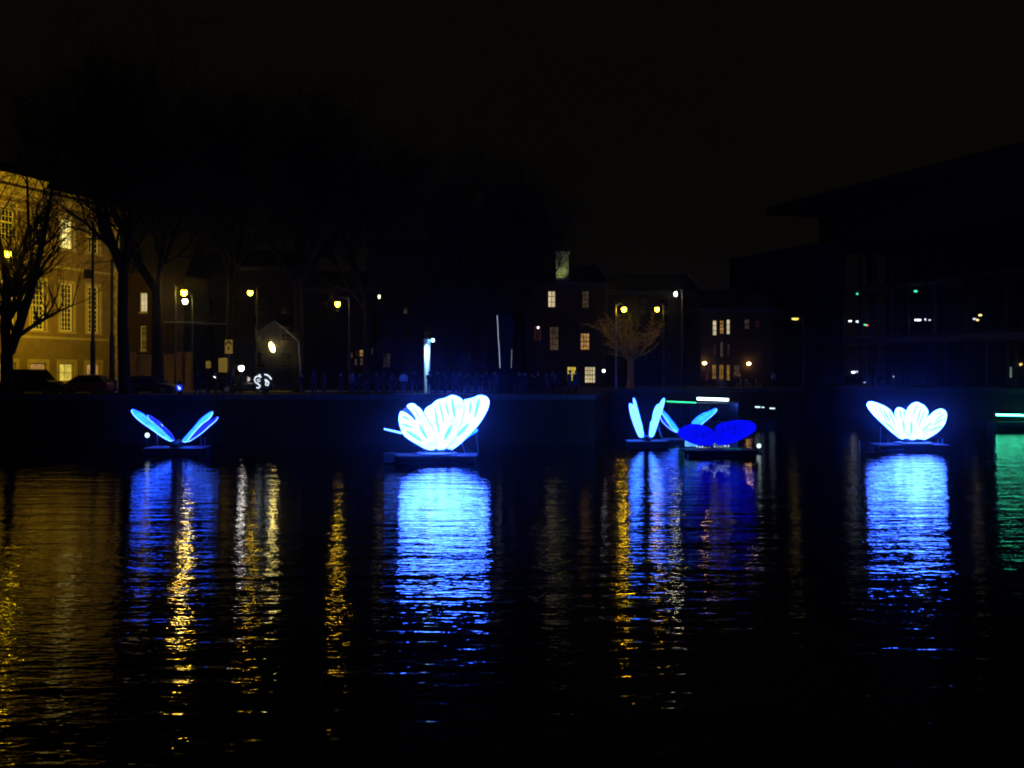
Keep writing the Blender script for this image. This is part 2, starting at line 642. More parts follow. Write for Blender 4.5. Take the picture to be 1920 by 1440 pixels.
# ------------------------------------------------------------------ the lit mansion on the left
fm = Fac((-39.4, 110.0), (-0.281, -0.9597))
man = thing("mansion", "tall yellow lit stone mansion with rows of white sash windows", "building", fm.at(0, GZ))
S1 = 28.5
ZT = fm.z(222, 386)
ZC = ZT - 1.9
ops, wins = [], []
bays = [fm.s(p) for p in (175, 122.5, 70, 14)]
sp = (bays[3] - bays[0]) / 3
bays = [bays[0] + sp * i for i in range(6)]
rows = [(fm.z(122.5, 622), fm.z(122.5, 531), 'mid'), (fm.z(122.5, 467), fm.z(122.5, 404), 'up'), (GZ + 0.75, fm.z(122.5, 681), 'low')]
for i, b in enumerate(bays):
    for z0, z1, kind in rows:
        hw = 0.95 if kind != 'low' else 1.05
        ops.append((b - hw, b + hw, z0, z1))
        wins.append((b - hw, b + hw, z0, z1, kind, i))
fm.wall(0, S1, GZ - 0.2, ZT - 1.4, ops, 0.34).build("wall", M_sand, man)
body = MB()
B0, B1 = -0.36, -15.0
fm.box(body, 0.02, S1 - 0.02, GZ - 0.2, ZT - 1.41, B0, B1)
body.build("rear_wall", M_sand, man)
for s0, s1, z0, z1, kind, i in wins:
    if kind == 'up':
        pane = E_wbright if i == 1 else M_dkpane
        fm.window(man, s0, s1, z0, z1, pane, 4, 6, surround=0.22, depth=0.34, frame=0.11, bar=0.05)
    elif kind == 'mid':
        pane = M_dkpane
        fm.window(man, s0, s1, z0, z1, pane, 4, 10, surround=0.24, depth=0.34, frame=0.13, bar=0.05)
    else:
        pane = [E_wor, E_wyel, E_wor, E_wyel, E_wyel, E_wor][i]
        fm.window(man, s0, s1, z0, z1, pane, 2, 2, surround=0.34, depth=0.34, frame=0.1, bar=0.05, mid=False)
c = MB()
fm.box(c, -0.3, S1 + 0.2, ZC + 0.5, ZC + 0.78, -0.1, 0.35)
fm.box(c, -0.4, S1 + 0.2, ZC + 0.78, ZC + 1.05, -0.1, 0.6)
fm.box(c, -0.5, S1 + 0.2, ZC + 1.05, ZC + 1.30, -0.1, 0.8)
fm.box(c, -0.2, S1 + 0.2, ZC - 0.55, ZC - 0.35, -0.1, 0.12)
c.build("cornice", M_trim, man)
c = MB()
fm.box(c, 0.0, S1, ZC + 1.30, ZT, -0.5, 0.25)
c.build("parapet", M_trim, man)
sa = fm.s(78)
c = MB()
fm.box(c, sa, S1, ZT, ZT + 0.33, -0.6, 0.55)
fm.box(c, sa - 0.1, S1, ZT + 0.33, ZT + 0.5, -0.7, 0.75)
c.build("attic_parapet", M_trim, man)
c = MB()
for z in (GZ + 4.7, fm.z(122.5, 505)):
    fm.box(c, 0.75, S1, z, z + 0.22, -0.05, 0.09)
fm.box(c, 0.75, S1, GZ - 0.1, GZ + 0.6, -0.05, 0.10)
c.build("string_course", M_trim, man)
qo = None
zz, k = GZ, 0
while zz < ZC - 0.7:
    w = 0.75 if k % 2 else 0.5
    q = MB()
    fm.box(q, -0.05, w, zz + 0.03, zz + 0.57, -0.05, 0.085)
    q.build("quoin_stone", M_trim, man)
    zz += 0.6; k += 1
rf = MB()
ridge = ZT + 3.4
a, b = fm.at(0.4, ZT + .01, -0.6), fm.at(S1 - .3, ZT + .01, -0.6)
c1, d1 = fm.at(0.4, ZT + .01, -14.6), fm.at(S1 - .3, ZT + .01, -14.6)
r0, r1 = fm.at(6.0, ridge, -7.5), fm.at(S1 - 6, ridge, -7.5)
rf.add([a, b, d1, c1, r0, r1], [(0, 1, 5, 4), (1, 2, 5), (2, 3, 4, 5), (3, 0, 4), (0, 3, 2, 1)])
rf.build("roof", M_slate, man)

# dark house with a gable window, next to the mansion
fh = Fac((PX(345, 112), 112.0), (-1, 0.0))
hs = thing("house", "dark brick house with one cream lit window beside the mansion", "building", fh.at(0, GZ))
s_a, s_b = fh.s(262.5), fh.s(276)
s_a, s_b = min(s_a, s_b), max(s_a, s_b)
wa = (s_a, s_b, fh.z(268, 585), fh.z(268, 549))
wb = (s_a + .1, s_b - .05, fh.z(268, 657), fh.z(268, 611))
W = fh.s(222)
fh.wall(0, W, GZ - .2, 15.2, [wa, wb], 0.3).build("wall", M_dkbrick, hs)
b = MB(); fh.box(b, 0.02, W - .02, GZ - .2, 15.19, -0.32, -9); b.build("rear_wall", M_dkbrick, hs)
fh.window(hs, *wa, E_wcream, 2, 3, frame=0.07, mid=False)
fh.window(hs, *wb, M_dkpane, 2, 5, frame=0.09, mid=True)
rf = MB()
rf.add([fh.at(-.3, 15.2, .3), fh.at(W + .3, 15.2, .3), fh.at(W + .3, 15.2, -9.3), fh.at(-.3, 15.2, -9.3), fh.at(-.3, 19.5, -4.5), fh.at(W + .3, 19.5, -4.5)],
       [(0, 1, 5, 4), (2, 3, 4, 5), (1, 2, 5), (3, 0, 4), (0, 3, 2, 1)])
rf = rf.build("roof", M_slate, hs)
q = MB(); q.box(fh.at(W * .75, 19.6, -4.5), (0.8, 0.8, 2.2)); q.build("chimney", M_dkbrick, rf)

# ochre garden wall
gw = thing("garden_wall", "ochre brick garden wall with end piers behind the parked car", "wall", (PX(300, 98), 98, GZ))
x0, x1 = PX(243, 98), PX(360, 98)
zt = P(0, 664, 98).z
q = MB(); q.box(((x0 + x1) / 2, 98.0, (GZ + zt) / 2 - 0.1), (x1 - x0 - 1.0, 0.4, zt - GZ + 0.2)); q.build("wall_face", M_okbrick, gw)
q = MB(); q.box(((x0 + x1) / 2, 98.0, zt + 0.06), (x1 - x0 - 0.96, 0.56, 0.13)); q.build("coping", M_stone, gw)
for x in (x0 + .35, x1 - .35, PX(342, 98)):
    q = MB(); q.box((x, 97.9, (GZ + zt) / 2), (0.7, 0.75, zt - GZ + 0.35)); p_ = q.build("pier", M_okbrick, gw)
    q = MB(); q.box((x, 97.9, zt + 0.26), (0.86, 0.9, 0.16)); q.build("pier_cap", M_stone, p_)


def plain_house(name, label, px0, px1, Y, ytop, opsl, roofh=2.5, m=None, group=None):
    """opsl: (px0, px1, py0, py1, pane, nx, nz)"""
    f = Fac((PX(px0, Y), Y), (1, 0))
    W = PX(px1, Y) - PX(px0, Y)
    zt = P(0, ytop, Y).z
    t = thing(name, label, "building", f.at(W / 2, GZ), group=group)
    ops = []
    for a, b, c, d, *_ in opsl:
        ops.append((f.s(a), f.s(b), P(0, d, Y).z, P(0, c, Y).z))
    f.wall(0, W, GZ - .2, zt, ops, 0.3).build("wall", m or M_dkbrick, t)
    b = MB(); f.box(b, .02, W - .02, GZ - .2, zt - .01, -0.32, -11); b.build("rear_wall", m or M_dkbrick, t)
    for o_, w in zip(ops, opsl):
        f.window(t, *o_, w[4], w[5], w[6], frame=0.08, bar=0.06, mid=w[6] % 2 == 0, fm=M_dkframe, sill=False)
    r = MB()
    q = [f.at(-.3, zt, .35), f.at(W + .3, zt, .35), f.at(W + .3, zt, -11.3), f.at(-.3, zt, -11.3), f.at(.6, zt + roofh, -5.5), f.at(W - .6, zt + roofh, -5.5)]
    r.add(q, [(0, 1, 5, 4), (2, 3, 4, 5), (1, 2, 5), (3, 0, 4), (0, 3, 2, 1)])
    r = r.build("roof", M_slate, t)
    c = MB(); f.box(c, -.2, W + .2, zt - .45, zt - .05, 0.003, 0.3); c.build("cornice", M_iron, t)
    return f, t, r


# canal house with the lit chimney
fc, ch, chr_ = plain_house("canal_house", "dark canal house with scattered lit windows below a pale chimney", 988, 1136, 122, 530, [
    (1027, 1042, 545, 577, E_wcream, 2, 3), (1091, 1105, 545, 578, E_wdim, 2, 4), (1000, 1016, 610, 640, E_wred, 2, 4),
    (1030, 1048, 612, 658, E_wdim, 3, 4), (1088, 1106, 624, 657, E_wor, 3, 4),
    (1063, 1081, 687, 717, E_wyel, 3, 4), (1096, 1117, 687, 719, E_wcream, 4, 4)])
zc0, zc1 = P(0, 527, 120).z, P(0, 470, 120).z
M_pale = mat("pale rough stucco", (0.46, 0.47, 0.34), 0.9, scale=2.5, var=0.6, bump=0.5, bscale=6)
q = MB()
q.box((PX(1054, 123), 123, (zc0 + zc1) / 2), (PX(1066, 123) - PX(1042, 123), 1.1, zc1 - zc0))
q.box((PX(1054, 123), 123, zc1 + 0.08), (1.75, 1.4, 0.2))
q.box((PX(1061, 123), 122.4, zc0 - 0.1), (2.3, 0.8, 0.5))
chim = q.build("chimney", M_pale, chr_)
q = MB(); q.box((PX(1048, 121.2), 121.3, zc0 + 0.08), (0.35, 0.3, 0.3)); fl_ = q.build("roof_floodlight", M_iron, ch)
light("spot_beam", 'SPOT', (PX(1048, 121.0), 121.1, zc0 + 0.3), 60, (0.85, 1.0, 0.35), ch, aim=(PX(1052, 123), 123, zc1 - 1.2), size=0.1, angle=75)

# brick block with cafe ground floor, right of the small tree
E_cafe = E_wgold
fb, blk, blr = plain_house("corner_house", "dark corner house with three narrow lit windows above a gold lit cafe", 1314, 1452, 124, 578, [
    (1336, 1345, 600, 630, E_wcream, 1, 3), (1349.5, 1358, 600, 627, E_wor, 2, 4), (1362, 1370, 598, 628, E_wcream, 1, 3),
    (1396, 1406, 598, 618, E_wdim, 2, 2), (1416, 1425, 600, 615, E_wred, 2, 2),
    (1337, 1344, 645, 668, E_wred, 1, 3), (1350, 1357, 640, 670, E_wdim, 1, 3), (1363, 1370, 645, 668, E_wred, 1, 3),
    (1322, 1330, 684, 714, E_wred, 1, 2), (1335, 1344, 683, 712, E_cafe, 2, 3), (1348, 1358, 683, 712, E_cafe, 2, 3), (1362, 1370, 683, 715, E_cafe, 1, 3), (1376, 1388, 684, 707, E_wdim, 2, 2)], m=M_dkbrick)
for px, py in ((1321, 681), (1404, 682)):
    p = P(px, py, 123.6)
    t = thing("wall_lamp", "round warm wall lamp on the cafe front, %s" % ("left of the gold windows" if px < 1380 else "right of the gold windows"), "lamp", p, group="wall lamps on the cafe front")
    q = MB(); q.ball(p, 0.19, 10, 6, 1.2, 1, 0.85); q.build("globe", emis("cafe lamp", (1.0, 0.58, 0.16), 26), t)
    q = MB(); q.tube([p + Vector((0, 0.1, 0)), p + Vector((0, 0.42, 0.05))], 0.03); q.build("bracket", M_iron, t)
t = thing("awning", "narrow lit awning edge on the cafe front", "awning", P(1381, 706, 123.6))
q = MB(); q.add([P(1375, 705, 123.6) + Vector((0, 0, .3)), P(1389, 705, 123.6) + Vector((0, 0, .3)), P(1389, 705, 122.7), P(1375, 705, 122.7)], [(0, 1, 2, 3)])
q.add([P(1375, 705, 122.7), P(1389, 705, 122.7), P(1389, 709, 122.7), P(1375, 709, 122.7)], [(0, 1, 2, 3)])
q.build("canvas", mat("ochre canvas", (0.5, 0.32, 0.12), 0.9), t)


def cafe_chair(px, Y, rz, which):
    t = thing("cafe_chair", which + " pale cafe chair on the quay before the gold windows", "chair", (PX(px, Y), Y, GZ), rz, group="pale chairs outside the cafe")
    m = mat("pale chair paint", (0.6, 0.55, 0.48), 0.6)
    q = MB(); q.box((0, 0, .46), (.46, .46, .05)); q.build("seat", m, t, local=True)
    q = MB(); q.box((0, .22, .86), (.46, .04, .16)); q.box((0, .22, .66), (.46, .04, .08)); q.build("backrest", m, t, local=True)
    for sx in (-.2, .2):
        q = MB(); q.tube([(sx, .22, 0), (sx, .22, .92)], .022); q.build("leg", m, t, local=True)
        q = MB(); q.tube([(sx, -.2, 0), (sx, -.2, .45)], .022); q.build("leg", m, t, local=True)


for px, Y, rz, wh in ((1350, 114, 0.3, "leftmost"), (1358, 114.5, 2.0, "second from left"), (1385, 114, -2.2, "middle one of five"), (1403, 115, 0.8, "second from right"), (1422, 115, 1.6, "rightmost")):
    cafe_chair(px, Y, rz, wh)

# dark terraces behind the trees
for i, (p0, p1, Y, yt, lab) in enumerate([(366, 560, 128, 500, "dark unlit terrace house behind the lamps, nearest the garden wall"),
                                      (562, 700, 130, 540, "low dark terrace house with slit windows behind the two-lamp street"),
                                      (705, 860, 132, 480, "dark unlit house behind the blue-white light column"),
                                      (862, 984, 130, 500, "dark unlit house left of the canal house with the chimney"),
                                      (1140, 1310, 136, 545, "dark house behind the lamp lit bare tree")]):
    o = []
    if i == 1:
        o = [(666, 672, 656, 668, E_wred, 1, 2), (673, 681, 655, 670, E_wor, 2, 2), (656, 662, 661, 672, E_wdim, 1, 2), (694, 700, 653, 665, E_wdim, 1, 2), (664, 670, 672, 686, E_wdim, 1, 2), (674, 681, 671, 686, E_wdim, 1, 2)]
    else:
        for k in range(4):
            for z in range(3):
                a = p0 + (p1 - p0) * (k + .3) / 4
                o.append((a, a + (p1 - p0) * .1, 560 + z * 50, 590 + z * 50, M_dkpane, 2, 4))
    plain_house("terrace_house", lab, p0, p1, Y, yt, o)

# ------------------------------------------------------------------ modern glass building on the right
fs_ = Fac((34.75, 150.0), (0.332, -0.943))
op = thing("theatre_building", "huge dark modern building with overhanging roof slab and glass front", "building", fs_.at(20, GZ))
FO = -3.0
sA = 7.1
SE = 96.0
ZR = 27.7
r = MB()
fs_.box(r, 0, SE, ZR - 1.1, ZR, 0.0, -40)
r.build("roof", M_concrete, op)
r = MB()
fs_.box(r, sA + .2, SE - 1, 21.3, ZR - 1.11, FO - 0.3, -38)
r.build("upper_wall", M_concrete, op)
for z0, z1, nm in ((8.55, 9.25, "ledge"), (15.3, 15.7, "floor_slab"), (20.9, 21.3, "floor_slab")):
    q = MB()
    fs_.box(q, sA, SE - 1, z0, z1, FO + (0.9 if nm == "ledge" else 0.05), -14)
    q.build(nm, M_ledge if nm == "ledge" else M_concrete, op)
    if nm == "ledge":
        q = MB(); fs_.box(q, sA, SE - 1, z1 + 0.22, z1 + 0.30, FO + 0.75, FO + 0.85); q.build("ledge_rail", M_ledge, op)
q = MB(); fs_.box(q, sA, SE - 1, GZ - .2, 21.3, -14.0, -38); q.build("core_wall", M_concrete, op)
k = int((SE - 1 - sA) / 3.0)
pn = None
for lv, (z0, z1) in enumerate(((GZ, 8.55), (9.25, 15.3), (15.7, 20.9))):
    for i in range(k):
        a = sA + (SE - 1 - sA) * i / k
        b_ = sA + (SE - 1 - sA) * (i + 1) / k
        if a > 62:
            continue
        q = MB(); fs_.box(q, a + .05, b_ - .05, z0 + .05, z1 - .05, FO - .02, FO + .02); q.build("glass_pane", M_gl, op)
        q = MB(); fs_.box(q, a - .05, a + .05, z0, z1, FO - .12, FO + .14); q.build("mullion", M_iron, op)
for i in range(0, k, 2):
    a = sA + (SE - 1 - sA) * i / k + 0.4
    q = MB(); p = fs_.at(a, GZ, -6.5)
    q.tube([p, p + Vector((0, 0, 17.5))], 0.35, 10); q.build("column", M_concrete, op)
# lower side volume and stair
f2 = Fac((30.7, 155.0), (0.332, -0.943))
q = MB(); f2.box(q, 0, 20.4, 13.6, 20.8, 0, -4.4); q.build("side_block", M_concrete, op)
q = MB(); f2.box(q, -0.15, 20.4, 20.8, 21.1, 0.15, -4.5); q.build("side_parapet", M_concrete, op)
q = MB(); f2.box(q, 1, 20.0, GZ, 13.6, -0.5, -4.3); q.build("side_wall", M_dkpane, op)
q = MB()
a, b_ = f2.at(6.0, 13.4, 0.6), f2.at(20.4, 8.6, 0.6)
for dz, h in ((0, 0.35), (0.9, 0.08)):
    up = Vector((0, 0, h))
    o1 = f2.n * 0.15
    v = [a + Vector((0, 0, dz)), b_ + Vector((0, 0, dz)), b_ + Vector((0, 0, dz)) + up, a + Vector((0, 0, dz)) + up]
    q.prism(v, f2.n, 0.2)
q.build("stair_stringer", M_ledge, op)
LT = [(1608, 551, "green", .12), (1717, 546, "green", .14), (1594, 602, "white", .13), (1608, 603, "white", .13), (1622, 609, "green", .11), (1626, 610, "red", .08),
      (1718, 600, "white", .13), (1724, 600, "white", .13), (1737, 599, "white", .12), (1743, 600, "dim", .10), (1827, 598, "dim", .12), (1833, 600, "warm", .1), (1838, 591, "warm", .12),
      (1600, 698, "white", .16), (1606, 697, "dim", .12), (1674, 706, "dim", .12), (1621, 717, "dim", .08), (1541, 584, "warm", .15)]
EM = {"green": emis("green exit light", (0.06, 0.8, 0.42), 2.5), "white": emis("ceiling spot", (0.9, 0.95, 1.0), 4.5),
      "red": emis("red pilot light", (1.0, 0.12, 0.05), 5), "dim": emis("dim ceiling spot", (0.8, 0.85, 0.9), 1.5), "warm": emis("warm ceiling spot", (1.0, 0.75, 0.25), 3)}
fi = Fac(tuple((fs_.c + fs_.n * (FO - 1.2)).xy), tuple(fs_.e.xy))
for px, py, c_, r_ in LT:
    p = fi.at(fi.s(px), fi.z(px, py))
    r_ *= 1.25
    q = MB(); q.ball(p, r_, 8, 5, 1.4, 1.4, 0.75)
    fl = fs_
    q.build("ceiling_light", EM[c_], op)
for px, py0, py1 in ((1895, 688, 708),):
    p0, p1 = fi.at(fi.s(px), fi.z(px, py1)), fi.at(fi.s(px), fi.z(px, py0))
    q = MB(); q.tube([p0, p1], 0.12, 6); q.build("strip_light", emis("pale green strip", (0.5, 0.7, 0.5), 0.3), op)
lp = fi.at(fi.s(1919), fi.z(1919, 673), -1.5)
q = MB(); q.ball(lp, 0.2, 8, 5); q.build("ceiling_light", emis("foyer lamp", (1.0, 0.85, 0.45), 9), op)
lp = fi.at(fi.s(1860), 7.9, -3.0)
q = MB(); q.ball(lp, 0.16, 8, 5); q.build("ceiling_light", emis("foyer lamp dim", (0.9, 0.85, 0.5), 5), op)

# yellow lantern hanging in front of the dark front
p = P(1491, 598, 120)
t = thing("street_lamp", "flat yellow lamp head on a tall post before the dark modern building", "street lamp", (p.x + 0.9, 120, GZ), group="street lamps")
q = MB(); q.tube([(p.x + .9, 120, GZ), (p.x + .9, 120, p.z + .3)], [.09, .05], 8); q.build("pole", M_iron, t)
q = MB(); q.tube([(p.x + .9, 120, p.z + .3), (p.x, 120, p.z + .2)], .04); q.build("arm", M_iron, t)
q = MB(); q.lathe(p, [(0.05, .2), (.42, .13), (.46, .09)], 12); q.build("hood", M_iron, t)
q = MB(); q.lathe(p, [(0.40, .09), (.36, -.06), (.2, -.12)], 12); q.build("lens", emis("dim sodium lens", (1.0, 0.72, 0.12), 1.4), t)


# ------------------------------------------------------------------ street lamps
def street_lamp(px, py, Y, ppx, label, em, r=0.26, flat=0.8, mh=None, ground=GZ):
    r *= 0.8
    mh = mh or M_pole
    p = P(px, py, Y)
    x = PX(ppx, Y)
    t = thing("street_lamp", label, "street lamp", (x, Y, ground), group="street lamps")
    top = p.z + 0.55
    q = MB(); q.tube([(x, Y, ground), (x, Y, ground + 1.2), (x, Y, ground + 1.25), (x, Y, top)], [.12, .115, .085, .05], 10); q.build("pole", mh or M_steel, t)
    sg = 1 if p.x > x else -1
    if abs(p.x - x) > 0.15:
        q = MB(); q.tube([(x, Y, top - .25), (x + (p.x - x) * .5, Y, top + .02), (p.x, Y, top - .14)], .035); q.build("arm", mh or M_steel, t)
    q = MB(); q.lathe(p + Vector((0, 0, .06)), [(r * .95, .10), (r * .8, .18), (.06, .27)], 12); q.build("hood", M_iron, t)
    q = MB(); q.lathe(p, [(r * .9, .155), (r, .03), (r * .97, -.06 * flat), (r * .75, -.22 * flat), (r * .3, -.3 * flat)], 12); q.build("lens", em, t, smooth=True)
    return t


street_lamp(15, 476, 82.2, -6, "yellow street lamp among the branches of the forked tree before the mansion", emis("strong sodium lamp by the mansion", (1.0, 0.60, 0.008), 95, .1), .27)
street_lamp(345, 549, 88, 329, "brightest yellow street lamp on the slim grey post beyond the ochre wall", emis("strong sodium lamp", (1.0, 0.62, 0.010), 75, .1), .30)
street_lamp(347, 565, 99, 361, "whiter street lamp just below the brightest yellow one", E_whitelamp, .28)
street_lamp(469, 549, 95, 482, "yellow street lamp alone among branches above the canopy lamp", E_sodfar, .28)
street_lamp(633, 570, 92, 655, "yellow street lamp left of its slender post near the slit windows", E_sodfar, .27)
street_lamp(711, 556, 118, 690, "small dim street lamp on a curved arm, left of the light column", emis("dim far lamp", (1, .75, .35), 4), .16)
street_lamp(1170, 580, 106.5, 1155, "yellow street lamp beside a tall lit post, shining on the bare tree", emis("strong sodium lamp by the tree", (1.0, 0.60, 0.010), 58, .1), .29, mh=M_steel)  # paler steel post carries part of the lamplight in its colour
street_lamp(1232, 580, 113, 1244, "yellow street lamp right of the lit bare tree", E_sodfar, .28)
street_lamp(1267, 551, 115, 1279, "white street lamp standing highest right of the lit tree", emis("bright white lamp", (1.0, 0.95, 0.60), 40, .1), .18)
# lamp added out of view to even out the mansion's light
street_lamp(-150, 500, 88, -170, "added yellow street lamp out of view, left of the mansion front", emis("added weak lamp", (1.0, 0.6, 0.05), 8), .27)


def small_lamp(px, py, Y, label, em, r=.2):
    p = P(px, py, Y)
    t = thing("lantern", label, "lantern", (p.x, Y, GZ))
    q = MB(); q.tube([(p.x, Y, GZ), (p.x, Y, p.z - r * 1.1)], [.07, .045], 8); q.build("pole", M_iron, t)
    q = MB(); q.lathe(p, [(r * .5, -r * 1.05), (r * .85, -r * .5), (r, .1 * r), (r * .7, r * .7), (r * .2, r)], 10); q.build("globe", em, t, smooth=True)
    q = MB(); q.lathe(p, [(r * .8, r * .72), (r * .3, r * 1.15), (.02, r * 1.4)], 8); q.build("cap", M_iron, t)


small_lamp(452.5, 690, 84, "white globe lantern on a low post left of the white swirl disc", emis("white globe", (1, .93, .86), 14), .22)
small_lamp(1132, 695, 112, "small white globe lantern beside the lit ground floor windows", emis("small white globe", (.9, .93, 1), 6), .16)
small_lamp(1009, 614, 119, "small white lamp high before the dim red window", emis("small pale lamp", (1, .95, .9), 2.5), .13)

# tall dark masts in front of the mansion, one box holds an added facade spot
for px, ptop, pk, lab in ((174, 415, 640, "tall dark mast carrying a box, before the mansion"), (210, 485, 628, "shorter dark mast without a box, before the mansion")):
    Y = 86.5
    x = PX(px, Y)
    zt, zk = P(px, ptop, Y).z, P(px, pk, Y).z
    t = thing("mast", lab, "mast", (x, Y, GZ), group="masts before the mansion")
    q = MB(); q.tube([(x, Y, GZ), (x, Y, zk - .1), (x, Y, zk + .15), (x, Y, zt)], [.22, .2, .13, .10], 10); q.build("pole", M_iron, t)
    if px == 174:
        p = P(165, 514, Y)
        q = MB(); q.box(p, (.5, .5, .7)); q.build("mast_box", M_iron, t)
        q = MB(); q.tube([p, (x, Y, p.z)], .05); q.build("bracket", M_iron, t)
        light("spot_beam", 'SPOT', p + Vector((-.1, .45, 0)), 9300, (1.0, 0.63, 0.012), t, aim=fm.at(12.5, 15.8), size=0.3, angle=102, blend=0.75)  # added spot that brightens the facade; the box is no known lamp

# overhead tram wire
t = thing("overhead_wire", "thin pale overhead wire crossing the post of the brightest lamp", "wire", P(306, 604, 92))
q = MB(); q.tube([P(306, 604, 92), P(340, 604, 94), P(385, 607, 97), P(440, 607, 100)], .05, 5); q.tube([P(345, 602.5, 94), P(385, 605, 97)], .03, 5)
q.build("cable", M_steel, t)
q = MB(); q.tube([P(306, 604, 92), (PX(306, 92), 92, GZ)], [.06, .1], 6); q.build("wire_pole", M_iron, t)

# signs
def sign(px, y0, y1, hw, Y, name, label, m, foot=True):
    x = PX(px, Y)
    a, b = P(px, y0, Y), P(px, y1, Y)
    t = thing(name, label, "sign", (x, Y, GZ))
    q = MB(); q.tube([(x, Y + .06, GZ), (x, Y + .06, a.z)], .04, 8); q.build("pole", M_iron, t)
    q = MB(); w = hw * Y / F
    q.box((x, Y, (a.z + b.z) / 2), (2 * w, .05, a.z - b.z)); q.build("panel", m, t)
    return t, (a + b) / 2, w, a.z - b.z


M_signy = emis("glowing yellow sign", (1.0, 0.62, 0.10), 0.13, 0.2, 6)  # sign panels drawn with a glow of their own
t, c_, w, h = sign(429, 637, 663, 7, 86, "street_sign", "tall yellow sign with dark roof-shaped mark above the crowd", M_signy)
q = MB()
q.prism([c_ + Vector((-w * .85, -.035, h * .22)), c_ + Vector((0, -.035, h * .47)), c_ + Vector((w * .85, -.035, h * .22)), c_ + Vector((w * .85, -.035, h * .05)), c_ + Vector((0, -.035, h * .3)), c_ + Vector((-w * .85, -.035, h * .05))], (0, 1, 0), .02)
q.prism([c_ + Vector((-w * .3, -.035, -h * .2)), c_ + Vector((w * .3, -.035, -h * .2)), c_ + Vector((0, -.035, h * .12))], (0, 1, 0), .02)
q.build("mark", mat("sign red-brown", (.12, .03, .02), .6), t)
sign(390.5, 677, 690, 4.5, 85, "street_sign", "small blank yellow sign between the two standing figures", M_signy)
sign(418, 671, 698, 8, 87, "street_sign", "blank yellow board behind the hooded figure", M_signy)
# lit traffic bollard
x, Y = PX(338, 80.3), 80.3
t = thing("traffic_bollard", "dark bollard with glowing round blue arrow sign", "bollard", (x, Y, GZ))
zc = P(0, 727, Y).z
q = MB(); q.lathe((x, Y, GZ), [(.2, 0), (.2, .95), (.16, 1.05)], 12); q.build("post", M_iron, t)
q = MB(); q.lathe((x, Y - .2, zc), [(.25, 0), (.25, .05)], 20, ax=(0, -1, 0)); q.build("disc", emis("lit blue sign", (.01, .03, 1.0), .8), t)
q = MB(); yy = Y - .275
q.prism([Vector((x - .12, yy, zc + .1)), Vector((x - .07, yy, zc + .14)), Vector((x + .05, yy, zc)), Vector((x + .09, yy, zc + .06)), Vector((x + .11, yy, zc - .13)), Vector((x - .09, yy, zc - .11)), Vector((x - .02, yy, zc - .06))], (0, 1, 0), .02)
q.build("arrow", emis("lit white arrow", (.6, .85, 1), 1.6), t, tri=True)
# plain street bollard
x = PX(217, 79.2)
t = thing("bollard", "short iron bollard with pale band between mast and big trunk", "bollard", (x, 79.2, GZ))
q = MB(); q.lathe((x, 79.2, GZ), [(.14, 0), (.11, .15), (.09, .95), (.11, 1.0), (.03, 1.12)], 10); q.build("post", M_iron, t)
q = MB(); q.lathe((x, 79.2, GZ + .18), [(.125, 0), (.12, .12)], 10); q.build("band", M_white, t)

# glowing swirl disc
c_ = P(495, 714, 80.6)
t = thing("swirl_disc", "dark round panel with glowing white swirl marks among the crowd", "sign", (c_.x, 80.6, GZ))
q = MB(); q.lathe(c_, [(.72, -.03), (.72, .03)], 24, ax=(0, -1, 0)); q.build("panel", M_black, t)
q = MB(); q.tube([(c_.x, 80.66, GZ), (c_.x, 80.66, c_.z)], .05); q.build("post", M_iron, t)
E_sw = emis("white swirl glow", (.8, .92, 1), 1.1)  # bright marks drawn with their own glow


def swirl(pts, r=.035):
    q = MB(); q.tube([P(a, b, 80.5) for a, b in pts], r, 5); q.build("swirl_mark", E_sw, t)


swirl([(489, 708), (484, 705), (479, 707), (477, 712), (479, 717), (484, 720), (488, 724), (486, 727), (481, 727)], .05)
swirl([(487, 711), (482, 712), (484, 716), (488, 714)])
swirl([(486, 702), (489, 708)], .06)
swirl([(496, 702), (501, 703), (506, 707), (509, 711)], .055)
swirl([(497, 711), (499, 716), (498, 722), (502, 723), (504, 717), (499, 712)], .055)

# canopy lamp
t = thing("canopy_lamp", "oval yellow lamp inside a faint tilted fabric canopy", "lamp", (PX(565, 88), 88, GZ))
q = MB()
apex = P(513, 600, 88)
rim = [P(476, 628, 87), P(497, 690, 86.2), P(545, 694, 87), P(568, 684, 88.6), P(560, 630, 90), P(520, 612, 90)]
m, n, l, out = nmat("thin pale fabric")
tr = n.new("ShaderNodeBsdfTransparent"); df = n.new("ShaderNodeBsdfTranslucent"); dd = n.new("ShaderNodeBsdfDiffuse"); mx = n.new("ShaderNodeMixShader"); m2 = n.new("ShaderNodeMixShader")
df.inputs[0].default_value = (.3, .28, .22, 1); dd.inputs[0].default_value = (.3, .28, .22, 1)
zz_ = n.new("ShaderNodeTexNoise"); zz_.inputs["Scale"].default_value = 1.4
mp_ = n.new("ShaderNodeMapRange"); mp_.inputs["To Min"].default_value = .05; mp_.inputs["To Max"].default_value = .30
l.new(zz_.outputs["Fac"], mp_.inputs["Value"]); l.new(mp_.outputs[0], m2.inputs[0])
mx.inputs[0].default_value = .5
l.new(df.outputs[0], mx.inputs[1]); l.new(dd.outputs[0], mx.inputs[2]); l.new(tr.outputs[0], m2.inputs[1]); l.new(mx.outputs[0], m2.inputs[2]); l.new(m2.outputs[0], out.inputs[0])
for i in range(len(rim)):
    j = (i + 1) % len(rim)
    q = MB(); q.add([apex, rim[i], rim[j]], [(0, 1, 2)]); q.build("fabric_panel", m, t)
q = MB(); q.tube([(PX(565, 88), 88, GZ), P(560, 640, 88), apex], [.07, .05, .03], 6); q.build("mast", M_steel, t)
lp = P(510, 651, 87.5)
q = MB()
